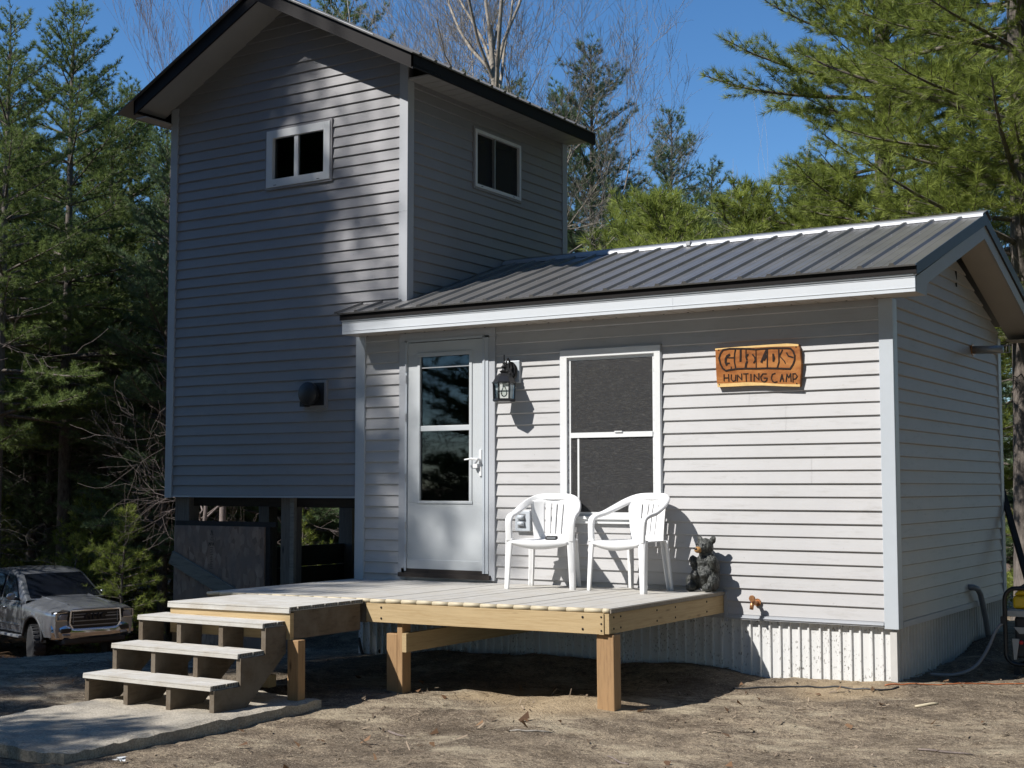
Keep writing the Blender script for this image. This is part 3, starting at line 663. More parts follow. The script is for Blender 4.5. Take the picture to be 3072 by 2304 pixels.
for k in range(13): q = .175 + k * .017; stroke(b, [(sx - .02 + (k % 3) * .004, sz - q), (sx + .02 - (k % 2) * .008, sz - q)], .0045, .0435)
b.build('stamp', M['burn'], pn)

# ------------------------------------------------------------------ deck
deck = empty('deck', (-3.2, 0, .176), 0, 'grey plank porch deck with new yellow pine rim in front of the cabin', 'deck')
deck.rotation_euler = (0, -.0087, 0)
rd = random.Random(3)
b = MB(); x = -5.04; bw = .1335
nb = MB(); nb.smooth = True
while x < -1.36:
    xb = min(x + bw, -1.352); dz = rd.uniform(-.0025, .0015); y0 = -1.905 + rd.uniform(-.006, .004)
    b.box(x, xb, y0, -.036, .148 + dz, .176 + dz)
    nb.tube([(x, y0 - .002, .160 + dz), (xb - .0015, y0 - .002, .160 + dz)], .0168, 12)
    x += bw + .0065
b.build('decking', M['deckY'], deck, bevel=.002)
nb.build('board_nosing', M['nose'], deck)
b = MB(); b.box(-1.349, -1.338, -1.91, -.04, .146, .172); b.build('edge_strip', M['greyw'], deck)
b = MB(); b.box(-3.40, -1.392, -1.922, -1.885, .005, .144); b.cur = 1
for xx in (-3.26, -1.55):
    for z in (.035, .115): b.lathe((xx, -1.9225, z), [(.009, .001), (.009, -.003), (.004, -.0045)], 8, 'y')
b.build('rim_joist', [M['pineX'], M['dark']], deck, bevel=.003)
b = MB(); b.box(-1.388, -1.352, -1.915, -.03, .008, .142); b.box(-1.425, -1.3885, -1.9225, -1.884, .003, .1445); b.cur = 1
for z in (.03, .075, .12): b.lathe((-1.407, -1.9235, z), [(.007, .001), (.007, -.002)], 8, 'y')
for yy in (-1.85, -1.75, -1.2, -.9, -.35):
    for z in (.04, .115): b.lathe((-1.3515, yy, z), [(.008, -.001), (.008, .003)], 8, 'x')
b.build('rim_joist', [M['pineY'], M['dark']], deck, bevel=.003)
b = MB(); b.box(-5.02, -3.405, -1.92, -1.885, .0, .144); b.box(-5.03, -4.99, -1.88, -.03, .0, .144); b.build('rim_joist', M['oldY'], deck)
b = MB()
for k in range(7): xx = -4.6 + k * .45; b.box(xx, xx + .038, -1.88, -.04, .0, .144)
b.build('joist', M['oldY'], deck)
b = MB(); b.box(-3.085, -3.047, -1.90, -.05, -.205, -.068); b.build('beam', M['pineY'], deck)
b = MB(); b.box(-1.462, -1.330, -1.895, -1.795, -.62, .001); b.build('post', M['post'], deck, bevel=.006)
b = MB(); b.box(-3.232, -3.135, -1.895, -1.79, -.72, -.075); b.box(-3.135, -3.086, -1.895, -1.79, -.72, .002); b.build('post', M['post'], deck, bevel=.005)
# landing with hollow composite boards
def hollow(mb, hb, x0, x1, y0, y1, z0, z1, webs=5, t=.0035):
    """board running along x; the open ends show the webs"""
    mb.box(x0, x1, y0, y1, z1 - t, z1); mb.box(x0, x1, y0, y1, z0, z0 + t)
    for k in range(webs + 1):
        y = y0 + (y1 - y0 - t) * k / webs; mb.box(x0, x1, y, y + t, z0 + t, z1 - t)
    hb.box(x0 + .05, x1 - .035, y0 + t, y1 - t, z0 + t + .0005, z1 - t - .0005)  # black filler box puts the shade inside the hollow ends into colour
LX0, LX1 = -4.615, -3.425
b = MB(); hb = MB()
for k in range(5):
    y1 = -1.932 - k * .1465; hollow(b, hb, LX0, LX1, y1 - .139, y1, .141, .170)
hollow(b, hb, LX0, LX1, -2.735, -2.668, .141, .170, 2)
b.box(LX0, LX1, -2.752, -2.7365, .128, .158); b.box(LX0, LX1, -2.749, -2.7365, .161, .1705)
lo = b.build('landing', M['deckX'], deck); hb.build('hollow_shade', M['blackc'], lo)
b = MB(); b.box(-4.60, -3.466, -2.738, -2.70, -.055, .127); b.build('rim_joist', M['greyw'] if False else M['pineX'], deck, bevel=.003)
b = MB(); b.box(-3.464, -3.43, -2.70, -1.955, -.055, .139); b.build('rim_joist', M['oldY'], deck, bevel=.003)
b = MB(); b.box(-4.60, -4.565, -2.70, -1.93, -.05, .139); b.build('rim_joist', M['oldY'], deck, bevel=.003)
b = MB(); b.box(-3.47, -3.428, -2.739, -2.7005, -.056, .1265); b.build('end_block', M['pineY'], deck)
b = MB(); b.box(-3.455, -3.355, -2.735, -2.66, -.53, -.058); b.build('post', M['post'], deck, bevel=.005)
b = MB(); b.box(-4.58, -4.49, -2.735, -2.66, -.6, -.05); b.build('post', M['oldY'], deck)
# ------------------------------------------------------------------ steps
st = empty('porch_steps', (-4.1, -3.1, -.475), 0, 'open wooden porch steps with three pale hollow plank treads', 'steps')
TR = ((-.295, -3.455), (-.112, -3.205), (.070, -2.965))
for zt, yf in TR:
    b = MB(); hb = MB()
    for k in range(2): y0 = yf + .017 + k * .1365; hollow(b, hb, -4.70, -3.475, y0, y0 + .129, zt - .030, zt)
    b.box(-4.70, -3.475, yf, yf + .0125, zt - .033, zt - .009); b.box(-4.70, -3.475, yf + .003, yf + .014, zt - .007, zt + .0004)
    o = b.build('tread', M['deckX'], st); hb.build('hollow_shade', M['blackc'], o)
for xx in (-4.70, -4.31, -3.90, -3.50):
    b = MB(); P = [(-3.435, -.49), (-3.435, -.326), (-3.19, -.326), (-3.19, -.143), (-2.95, -.143), (-2.95, .039), (-2.742, .039), (-2.742, -.15), (-3.15, -.49)]
    b.prism([(xx, y, z) for y, z in P], (.042, 0, 0)); b.build('stringer', M['oldY'], st, bevel=.002)
# ------------------------------------------------------------------ slab
b = MB(); nxs, nys = 28, 44
X0, X1, Y0, Y1 = -4.62, -3.28, -4.80, -2.57
xs = np.linspace(X0, X1, nxs); ys = np.linspace(Y0, Y1, nys)
vs = []; rr = np.random.default_rng(2)
for j in range(nys):
    for i in range(nxs):
        x, y = xs[i], ys[j]
        if j in (0, nys - 1): y += rr.uniform(-.007, .007)
        if i in (0, nxs - 1): x += rr.uniform(-.006, .006)
        edge = rr.uniform(.004, .018) * (i in (0, nxs - 1) or j in (0, nys - 1))
        vs.append((x, y, -.478 + .012 * math.sin(x * 5) * math.sin(y * 3) + .03 * max(0, (y + 3.3)) - edge + rr.uniform(-.0025, .0025)))
base = len(vs); fs = [(j * nxs + i, j * nxs + i + 1, (j + 1) * nxs + i + 1, (j + 1) * nxs + i) for j in range(nys - 1) for i in range(nxs - 1)]
ring = [i for i in range(nxs)] + [j * nxs + nxs - 1 for j in range(1, nys)] + [(nys - 1) * nxs + i for i in range(nxs - 2, -1, -1)] + [j * nxs for j in range(nys - 2, 0, -1)]
for q in ring: vs.append((vs[q][0], vs[q][1], -.80))
for k in range(len(ring)):
    a, c = k, (k + 1) % len(ring); fs.append((ring[c], ring[a], base + a, base + c))
b.add(vs, fs); o = b.build('concrete_slab', M['slab'])
tag(o, 'rough gravelly concrete slab the porch steps stand on', 'slab')
# ------------------------------------------------------------------ trees
class TB:
    """numpy tube + needle collector"""
    def __init__(s): s.v = []; s.q = []; s.n = 0
    def tube(s, pts, rad, n=5):
        pts = np.asarray(pts, float); k = len(pts); d = np.gradient(pts, axis=0); d /= np.linalg.norm(d, axis=1)[:, None] + 1e-9
        ref = np.array([0, 0, 1.]) if abs(d[0, 2]) < .9 else np.array([1., 0, 0])
        a = ref - d * (d @ ref)[:, None]; a /= np.linalg.norm(a, axis=1)[:, None] + 1e-9; b = np.cross(d, a)
        t = np.arange(n) * 2 * np.pi / n; rad = np.broadcast_to(np.asarray(rad, float), (k,))
        vs = pts[:, None] + (a[:, None] * np.cos(t)[None, :, None] + b[:, None] * np.sin(t)[None, :, None]) * rad[:, None, None]
        i = np.arange(k - 1)[:, None] * n; j = np.arange(n)[None]; j2 = (j + 1) % n
        s.q.append((np.stack([i + j, i + j2, i + n + j2, i + n + j], -1).reshape(-1, 4)) + s.n); s.v.append(vs.reshape(-1, 3)); s.n += k * n
    def mesh(s, name, mat): return npmesh(name, np.concatenate(s.v), [np.concatenate(s.q)], [mat], smooth=True)
def unit(v): return v / (np.linalg.norm(v, axis=-1, keepdims=True) + 1e-9)
def needles(rng, P, D, n, nl, nw, lo=10, hi=62):
    T = len(P); P = np.repeat(P, n, 0); D = unit(np.repeat(D, n, 0)); m = len(P)
    r = rng.normal(size=(m, 3)); per = unit(r - D * (r * D).sum(1)[:, None]); th = np.radians(rng.uniform(lo, hi, m))[:, None]
    d = D * np.cos(th) + per * np.sin(th); d[:, 2] -= .10; d = unit(d)
    L = (nl * rng.uniform(.6, 1.12, m))[:, None]; r2 = rng.normal(size=(m, 3)); side = unit(np.cross(d, r2)) * (nw / 2)
    back = P - D * rng.uniform(0, .05, m)[:, None]
    v = np.stack([back + d * L * .08 - side, back + d * L * .08 + side, back + d * L], 1).reshape(-1, 3)
    ti = np.repeat(rng.beta(1.6, 1.6, T), n) * .75 + rng.uniform(0, .25, m)
    return v, np.arange(m * 3).reshape(-1, 3), ti
def pine(name, seed, H, r0, cb, Rm, mats, nn=18, nl=.12, nw=.006, tw=.2, ts=.13, wstep=.5, nb=5, dead=0, lean=(0, 0), droop=.12, dens=1., prof=None, deadlen=1.3):
    rng = np.random.default_rng(seed); wood = TB(); tp = []; td = []
    zz = np.linspace(0, H, 14); wob = np.cumsum(rng.normal(0, .025, (14, 2)), 0) * (zz / H)[:, None]
    tx = lambda z: np.array([np.interp(z, zz, wob[:, 0]) + lean[0] * z, np.interp(z, zz, wob[:, 1]) + lean[1] * z, z])
    trad = lambda z: r0 * (1 - z / H) ** .8 + .008
    zt = np.concatenate([[-.3, 0, .12], zz[1:]]); rt = [trad(0) * 1.5, trad(0) * 1.28, trad(0) * 1.06] + [trad(z) for z in zz[1:]]
    wood.tube([tx(max(z, 0)) + np.array([0, 0, min(z, 0)]) for z in zt], rt, 10)
    z = cb
    while z < H - .15:
        t = (z - cb) / (H - cb)
        Lp = Rm * ((1 - t) ** .8 * min(1, .62 + 1.3 * t) + .06) if prof is None else Rm * prof(t)
        az0 = rng.uniform(0, 6.28)
        for k in range(nb):
            if rng.random() > dens: continue
            az = az0 + k * 6.283 / nb + rng.normal(0, .25); L = max(.18, Lp * rng.uniform(.42, 1.2)); z0 = z + rng.normal(0, .07)
            if z0 > H - .1: continue
            el = math.radians(4 + 46 * t ** 1.5 + rng.normal(0, 7)); s = np.linspace(0, 1, 7)
            h = np.array([math.cos(az), math.sin(az)])
            rr_ = s * L * math.cos(el); zz_ = s * L * math.sin(el) - droop * L * (s ** 2) * (1 - t) + .10 * L * s ** 4
            lat = rng.normal(0, .05) * L * s ** 2; pts = np.stack([h[0] * rr_ - h[1] * lat, h[1] * rr_ + h[0] * lat, zz_], 1) + tx(z0)
            br = max(.006, .019 * L ** .8) * (1 - .8 * s); wood.tube(pts, br, 4)
            dirs = unit(np.gradient(pts, axis=0))
            nt_ = max(2, int(L * .82 / tw)); sgn = 1
            for q in range(nt_):
                u = .2 + .8 * (q + rng.uniform(.1, .9)) / nt_; p = np.array([np.interp(u, s, pts[:, c]) for c in range(3)]); dd = unit(np.array([np.interp(u, s, dirs[:, c]) for c in range(3)]))
                sgn = -sgn; lt = unit(np.cross(dd, [0, 0, 1.])) * sgn; tl = min(.85, (.14 + .5 * L * (1.02 - u)) * rng.uniform(.65, 1.2))
                d2 = unit(dd * .75 + lt * rng.uniform(.45, .85) + np.array([0, 0, rng.normal(.16, .2)])); e = p + d2 * tl; mpt = (p + e) / 2 + np.array([0, 0, -.03 * tl])
                wood.tube([p, mpt, e], [.006, .005, .003], 3)
                nk = max(1, int(tl / ts))
                for c in range(nk):
                    f = (c + rng.uniform(.5, 1.)) / nk; pp = p + (e - p) * f + rng.normal(0, .018, 3)
                    tp.append(pp); td.append(d2 + np.array([0, 0, .25]) + rng.normal(0, .28, 3))
            tp.append(pts[-1]); td.append(dirs[-1] + np.array([0, 0, .3]))
        z += wstep * rng.uniform(.75, 1.25)
    for c in range(8): tp.append(tx(H - .06 * c)); td.append(np.array([rng.normal(0, .3), rng.normal(0, .3), 1.]))
    for k in range(dead):
        z0 = rng.uniform(.6, max(cb + 1.2, 1)); az = rng.uniform(0, 6.28); L = deadlen * rng.uniform(.3, 1.15); s = np.linspace(0, 1, 6)
        h = np.array([math.cos(az), math.sin(az)]); wv = np.cumsum(rng.normal(0, .035, (6, 3)), 0) * L
        pts = np.stack([h[0] * s * L, h[1] * s * L, -.14 * L * s ** 2 + .12 * s * L * rng.normal()], 1) + wv + tx(z0); wood.tube(pts, .011 * (1 - .75 * s), 3)
        for q in range(int(2 + L * 4)):
            i = rng.integers(1, 5); d2 = unit(np.array([h[0], h[1], 0]) * .7 + rng.normal(0, .6, 3)); l2 = rng.uniform(.1, .45) * L; wood.tube([pts[i], pts[i] + d2 * l2 * .5 + rng.normal(0, .03, 3), pts[i] + d2 * l2], [.006, .004, .002], 3)
    v, f, ti = needles(rng, np.array(tp), np.array(td), nn, nl, nw)
    return wood.mesh(name + '_wood', mats[0]), npmesh(name + '_needles', v, [f], [mats[1]], tint=ti)
def bare(name, seed, H, r0, mat, first=.3, spread=.6, depth=5, nchild=(3, 5), up=.22, twig=.0035, lean=(0, 0), wig=.09, minr=.0026):
    rng = np.random.default_rng(seed); tb = TB()
    def grow(p, d, L, r, dp):
        k = 7 if dp >= depth - 1 else 5; pts = [np.array(p)]; dd = np.array(d); 
        for i in range(k - 1):
            dd = unit(dd + rng.normal(0, wig * (.35 if dp == depth else 1.7), 3) + np.array([0, 0, up * .35 if dp < depth else .05])); pts.append(pts[-1] + dd * L / (k - 1))
        pts = np.array(pts); s = np.linspace(0, 1, k); rr_ = np.maximum(minr, r * (1 - .66 * s) if dp > 0 else r * (1 - .5 * s))
        tb.tube(pts, rr_, 9 if dp == depth else (6 if dp >= depth - 1 else (4 if dp >= 2 else 3)))
        if dp == 0: return
        nc = rng.integers(nchild[0], nchild[1] + 1) + (3 if dp == depth else 0)
        for c in range(nc):
            u = rng.uniform(first if dp == depth else .22, .97) if c else .98; q = np.array([np.interp(u, s, pts[:, m]) for m in range(3)])
            dq = unit(np.array([np.interp(u, s, np.gradient(pts, axis=0)[:, m]) for m in range(3)])); rd_ = rng.normal(size=3); per = unit(rd_ - dq * (rd_ @ dq))
            a = rng.uniform(.35, 1.) * spread * (1.25 if dp < depth else 1.1) if c else rng.uniform(.05, .3); nd = unit(dq * math.cos(a) + per * math.sin(a) + np.array([0, 0, up]))
            grow(q, nd, L * rng.uniform(.42, .66) * (1.12 - .35 * u if dp == depth else 1), max(minr, np.interp(u, s, rr_) * (rng.uniform(.5, .75) if dp == depth else rng.uniform(.40, .64))), dp - 1)
    grow((0, 0, -.3), unit(np.array([lean[0], lean[1], 1.])), H * .66, r0, depth)
    return tb.mesh(name + '_wood', mat)
def pine_thing(meshes, x, y, rz, sc, label, group=None, kind='pine_tree', z=None):
    r = empty(kind, (x, y, G(x, y) if z is None else z), rz, label, 'tree', group); r.scale = (sc, sc, sc)
    link(meshes[0], 'trunk', r); link(meshes[1], 'crown', r); return r
def copy_tree(r, x, y, rz, sc, label, group):
    c = r.copy(); C.objects.link(c); c.location = (x, y, G(x, y)); c.rotation_euler = (0, 0, rz); c.scale = (sc, sc, sc); c['label'] = label; c['group'] = group
    for ch in list(r.children):
        k = ch.copy(); C.objects.link(k); k.parent = c
    return c
def bare_thing(mesh, x, y, rz, sc, label, group=None, kind='bare_tree'):
    r = empty(kind, (x, y, G(x, y)), rz, label, 'tree', group); r.scale = (sc, sc, sc); link(mesh, 'trunk', r); return r
B1, B2 = (M['barkp'], M['ndlY']), (M['barkp'], M['ndlG'])
B3, B4 = (M['barkp'], M['ndlB']), (M['barkp'], M['ndlD'])
rt0 = random.Random(4)
# the big pine right of centre, behind the cabin
p1 = pine('p1', 11, 16.5, .19, 1.8, 2.75, B1, nn=34, nl=.16, nw=.0058, tw=.10, ts=.075, wstep=.36, nb=7, dens=.90, dead=22, deadlen=1.6, droop=.03, prof=lambda t: (1 - t) ** .42 * .95 + .06)
pine_thing(p1, -3.2, 10.2, .4, 1, 'big yellow-green pine rising behind the cabin ridge')
p2 = pine('p2', 23, 15, .17, 3.3, 2.7, B1, nn=34, nl=.16, nw=.0058, tw=.105, ts=.078, wstep=.38, nb=7, dead=10, lean=(-.012, 0), prof=lambda t: (1 - t) ** .5 * .95 + .08)
pine_thing(p2, -.52, 6.9, 1.9, 1, 'thick dark-trunked pine just behind the right gable end')
p3 = pine('p3', 31, 12.5, .13, 1.0, 2.6, B3, nn=22, nl=.14, nw=.010, tw=.115, ts=.085, wstep=.40, nb=7, dead=4, prof=lambda t: 1.15 * (1 - t) ** .62 + .05)
a = pine_thing(p3, -13.6, 19.8, .3, 1.2, 'dense conical pine behind the tower eave, with bare branches across it')
p4 = pine('p4', 37, 5.2, .07, .3, 1.9, B1, nn=24, nl=.145, nw=.008, tw=.095, ts=.072, wstep=.26, nb=7, prof=lambda t: (1 - t) ** .7 + .05)
a4 = pine_thing(p4, -6.9, 10.6, 0, 1.42, 'low bright green pine peeking over the middle of the cabin ridge')
copy_tree(a4, -5.1, 9.6, 2.1, 1.3, 'low bright green pine peeking over the ridge beside the big pine', None)
copy_tree(a4, -7.7, 11.8, 3.0, 1.5, 'low bright green pine behind the ridge, nearest the tower corner', None)
copy_tree(a4, -8.9, 13.2, 5.0, 1.65, 'taller bright green pine behind the ridge, close to the tower corner', None)
copy_tree(a4, -4.3, 10.9, 4.2, 1.4, 'bright green pine behind the ridge at the foot of the big pine', None)
copy_tree(a4, 1.3, 12.5, 1.1, 1.1, 'low bright green pine seen beyond the right rear corner of the cabin', None)
copy_tree(a4, .1, 9.2, 4.1, .8, 'small bushy pine at the foot of the thick dark-trunked pine', None)
copy_tree(a, -16.3, 29.8, 1.2, 1.28, 'small pine with a bare spire top in the gap of sky', None)
copy_tree(a, -13.9, 27.4, 2.4, .78, 'blunt green pine right of the spire-topped pine', None)
copy_tree(a, -11.2, 24.0, 4.0, .74, 'blue-green pine left of the big yellow-green pine', None)
copy_tree(a, -10.2, 19.6, 5.2, .80, 'slim leaning pine beside the big pine, against the sky', None)
copy_tree(a, -18.2, 25.5, 2.9, .86, 'pine half hidden by the right rear corner of the tower', None)
for x, y, k, sc in ((-15.0, 24.5, 0, .95), (-12.0, 26.5, 1, 1.0), (-9.8, 22.5, 0, .86), (-17.4, 21.5, 1, 1.1), (-7.9, 20.0, 0, .85), (-16.2, 33, 1, 1.2), (-11.8, 31, 1, 1.15), (-14.0, 28.5, 2, 1.0), (-9.5, 27, 1, 1.0)):
    copy_tree(a, x, y, rt0.uniform(0, 6.28), sc, 'bushy blue-green pine in the row behind the cabin roof', 'row of pines behind the cabin roof')
for x, y, sc in ((-10.2, 17.1, .78), (-8.5, 15.9, .70), (-7.5, 15.2, .74), (-7.2, 17.7, .80), (-9.3, 19.0, .84), (-11.2, 18.6, .80)):
    copy_tree(a if sc > .75 else a4, x, y, rt0.uniform(0, 6.28), sc if sc > .75 else sc * 2.1, 'fresh green pine standing close behind the middle of the cabin ridge', 'pines close behind the cabin ridge')
copy_tree(a, -4.2, 19.5, .9, 1.0, 'blue-green pine showing through the big pine', None)
copy_tree(a, -.6, 17.5, 2.2, 1.25, 'tall pine behind the thick dark-trunked pine', None)
p5 = pine('p5', 41, 17.5, .20, 5.6, 3.5, B2, nn=22, nl=.16, nw=.012, tw=.115, ts=.09, wstep=.62, nb=7, prof=lambda t: (1 - t) ** .55 + .04, dead=46, deadlen=2.2, droop=.16)
L1 = pine_thing(p5, -27.4, 15.2, .7, 1.0, 'tall pine whose pale leader stands against the sky, trunk behind the pickup')
p6 = pine('p6', 43, 16, .18, 4.8, 3.7, B4, nn=22, nl=.16, nw=.012, tw=.115, ts=.09, wstep=.58, nb=7, prof=lambda t: (1 - t) ** .5 + .04, dead=50, deadlen=2.4, droop=.18)
L2 = pine_thing(p6, -29.6, 18.6, 2.2, 1.0, 'dark pine with scaly trunk next to the pale-leader pine')
p7 = pine('p7', 47, 14, .14, 1.8, 3.1, B3, nn=22, nl=.15, nw=.011, tw=.11, ts=.085, wstep=.52, nb=7, prof=lambda t: (1 - t) ** .6 + .04, dead=30, deadlen=1.8)
L3 = pine_thing(p7, -24.0, 15.6, 1.4, .95, 'slim pine standing hard against the left corner of the tower')
rt_ = random.Random(12)
wood_lab = ['deep green pine in the shaded woods left of the tower', 'dark thick-crowned pine in the shaded woods left of the tower', 'blue-green pine in the shaded woods left of the tower']
def fits(x, y):
    q = Vector((x - 3.07, y + 10.1)); a_ = math.degrees(math.atan2(q.x, q.y)); return a_
spots = [(-29.4, 8.6, 1), (-25.6, 11.6, 0), (-33.4, 18.9, 1), (-35.5, 24.7, 0), (-30.5, 11.2, 2), (-37.5, 16.5, 0), (-33.0, 27.0, 2), (-27.5, 21.5, 1), (-40.5, 27.5, 1), (-39.0, 21.5, 2),
         (-30.5, 31, 0), (-25.5, 27.0, 2), (-22.8, 21.5, 0), (-20.8, 27, 1), (-27.0, 35.5, 1), (-42, 15, 1), (-45, 22, 0), (-36, 33, 1), (-46, 31, 2), (-22.5, 34, 0), (-21.0, 17.6, 2), (-31.5, 22.5, 0), (-28.5, 25.0, 1), (-34.5, 15.0, 0), (-38.5, 31.0, 0), (-30.0, 16.8, 2), (-33.5, 12.5, 1), (-25.2, 19.2, 1), (-23.2, 24.5, 0), (-41, 24, 0), (-36.5, 20.0, 1), (-19.0, 23.6, 1)]
src = [L1, L2, L3]
for i, (x, y, k) in enumerate(spots):
    copy_tree(src[k], x, y, rt_.uniform(0, 6.28), rt_.uniform(.86, 1.12), wood_lab[k], 'pines of the woods left of the tower')
for i in range(26):
    az_ = R(-58 + (i % 13) * 2.4 + (1.2 if i > 12 else 0)); r_ = (50 if i < 13 else 58) + rt_.uniform(-2.5, 2.5)
    copy_tree(a, 3.07 + r_ * math.sin(az_), -10.1 + r_ * math.cos(az_), rt_.uniform(0, 6.28), rt_.uniform(.85, 1.15), 'bushy pine closing the view at the back of the woods', 'pines at the back of the woods')
spots2 = [(-16.5, 22.5, 1), (-19.0, 31, 0), (-12.2, 31.5, 1), (-8.0, 27.5, 2), (-8.5, 33, 0), (-4.2, 29, 1), (-1.2, 24.5, 0), (2.2, 20.5, 1), (3.6, 27, 0), (.2, 32, 2), (-14.5, 37, 0), (-5.6, 38, 2)]
lab2 = ['tall pine far behind the cabin roof', 'dark pine far behind the cabin roof', 'blue-green pine far behind the cabin roof']
for i, (x, y, k) in enumerate(spots2):
    copy_tree(src[k], x, y, rt_.uniform(0, 6.28), rt_.uniform(.66, .80) if x < -4 else rt_.uniform(.75, .95), lab2[k], 'pines far behind the cabin')
# young pines and saplings under the wood's edge
p8 = pine('p8', 53, 2.8, .03, .15, 1.0, B1, nn=22, nl=.125, nw=.009, tw=.10, ts=.075, wstep=.22, nb=6, dens=.85)
u0 = pine_thing(p8, -24.2, 12.9, 0, 1.0, 'young feathery pine at the edge of the woods behind the pickup', 'young pines at the edge of the woods', 'young_pine')
for x, y, s in ((-22.2, 12.6, 1.25), (-25.6, 14.6, 1.5), (-29.0, 14.4, 1.1), (-30.6, 15.8, 1.35), (-21.0, 14.2, .9), (-27.0, 17.4, 1.6), (-32.5, 15.2, 1.5), (-33.5, 20.5, 1.3), (-24.0, 18.6, 1.7), (-19.8, 16.4, 1.2), (-17.0, 17.5, 1.4), (-15.2, 15.8, 1.1), (-29.5, 21.5, 1.8), (-21.8, 20.0, 1.5), (-19.2, 20.5, 1.7), (-26.2, 8.9, 1.2), (-28.0, 10.2, 1.6)):
    copy_tree(u0, x, y, rt_.uniform(0, 6.28), s, 'young feathery pine at the edge of the woods behind the pickup' if y < 16 else 'young pine deeper in the shaded woods', 'young pines at the edge of the woods')
# bare deciduous trees
b1 = bare('b1', 14, 19.8, .15, M['barkb'], first=.84, spread=.85, depth=5, nchild=(4, 6), up=.13, minr=.003)
bare_thing(b1, -11.2, 12.9, .6, 1.0, 'tall bare tree with pale forked trunk rising behind the tower roof')
b2 = bare('b2', 8, 15.5, .10, M['barkb'], first=.5, spread=.5, depth=5, nchild=(3, 5), up=.22, minr=.003)
b2o = bare_thing(b2, -14.6, 14.6, 2.6, 1.0, 'bare tree of upright branches above the tower ridge')
b6 = bare('b6', 5, 17.0, .12, M['barkb'], first=.6, spread=.66, depth=5, nchild=(4, 6), up=.16, minr=.003)
bare_thing(b6, -12.6, 15.2, .6, .95, 'fine-twigged bare tree behind the forked one above the tower eave')
b3 = bare('b3', 19, 15.5, .10, M['barkt'], first=.45, spread=.42, depth=5, nchild=(4, 5), up=.4)
bare_thing(b3, -19.0, 12.6, .2, 1.0, 'bare reddish-twigged tree beside the left slope of the tower roof')
b4 = bare('b4', 21, 9.5, .07, M['barkt'], first=.3, spread=.8, depth=4, nchild=(4, 6), up=.05, wig=.14)
bo = bare_thing(b4, -18.4, 11.3, 1.2, 1.0, 'crooked bare tree with curling twigs by the left corner of the tower')
def copy_bare(r, x, y, rz, sc, label, group): return copy_tree(r, x, y, rz, sc, label, group)
copy_bare(bo, -20.2, 16.6, 3.3, .75, 'crooked bare sapling between the pickup and the tower', None)
copy_bare(bo, -24.6, 17.2, 5.0, 1.05, 'crooked bare tree deeper in the woods left of the tower', None)
copy_bare(bo, -9.6, 14.6, 2.0, 1.05, 'spreading bare tree behind the far tower eave', None)
copy_bare(bo, -6.2, 13.6, 4.4, .92, 'spindly bare tree reaching out left of the big pine', None)
b5 = bare('b5', 27, 12, .075, M['barkw'], first=.6, spread=.5, depth=3, nchild=(1, 2), up=.3, wig=.05)
w0 = bare_thing(b5, -5.7, 12.9, 0, .74, 'slender white birch trunk left of the big pine', 'white birches behind the cabin', 'birch_tree')
for x, y, rz, l in ((-5.1, 20.3, 1, 'white birch trunk right of the big pine, left of a close pair'), (-2.9, 12.2, 2.2, 'white birch trunk of the close pair over the right end of the ridge'), (-2.3, 12.6, 3.9, 'thinner white birch trunk of the close pair over the right end of the ridge'), (-1.75, 13.6, 4.4, 'white birch trunk nearest the thick dark-trunked pine'),
                    (-17.3, 12.4, 1.5, 'pale trunk seen under the tower, left of the middle post'), (-15.9, 11.6, 2.9, 'thin pale trunk seen under the tower beside the middle post'), (-14.2, 11.9, .6, 'pale trunk seen under the tower, right of the middle post')):
    copy_tree(w0, x, y, rz, .8 if x > -8 else 1.3, l, 'white birches behind the cabin' if x > -8 else 'pale trunks seen under the tower')
for x, y, rz, sc in ((-28.5, 3.0, 1, 1.5), (-26.5, 5.5, 2, 1.3), (-31, .5, 4, 1.6), (-29.5, 6.5, 5, 1.2)):
    copy_tree(bo, x, y, rz, sc, 'bare tree left of the pickup, outside the yard', 'bare trees left of the pickup')
p10 = pine('p10', 67, 18, .2, 5.5, 2.3, B2, nn=18, nl=.16, nw=.014, tw=.13, ts=.10, wstep=.95, nb=6, dead=20, dens=.72, prof=lambda t: (1 - t) ** .4 + .05)
d0 = pine_thing(p10, -6.15 + .66 * -9, -9, .3, 1.0, 'open-crowned pine left of the camera that dapples the tower and door', 'open-crowned pines left of the camera')
copy_tree(d0, -6.5 + .66 * -12, -12, 4.0, 1.3, 'open-crowned pine left of the camera that dapples the tower and door', 'open-crowned pines left of the camera')
# pines beside and behind the photographer: those on the left throw the dappled shade
p9 = pine('p9', 61, 21.5, .24, 9.5, 2.9, B2, nn=18, nl=.16, nw=.013, tw=.14, ts=.11, wstep=.48, nb=7, dead=10)
s0 = pine_thing(p9, -15.4, -11.4, 0, 1.0, 'tall pine left of the camera that shades the tower', 'pines standing round the yard')
for x, y, rz, sc in ((-16.9, -12.4, 1, 1.25), (-20.5, -18.6, 2, 1.45), (-18.6, -17.5, 4, 1.3), (-16.9, -16.2, 2.6, 1.1), (-22.5, -15.0, .6, 1.1), (-19.6, -8.5, 3.3, .9), (-24.5, -20.5, 2.2, 1.3)):
    copy_tree(s0, x, y, rz, sc, 'tall pine left of the camera that shades the tower', 'pines standing round the yard')
for x, y, rz, sc in ((-6.9, -9.2, 0, 1.18), (-5.5, -9.6, 2, 1.0), (-8.6, -8.7, 3, 1.15), (-4.1, -10.6, 4, .62)):
    copy_tree(a4, x, y, rz, sc, 'low bushy pine left of the camera that shades the slab', 'bushy pines left of the camera')
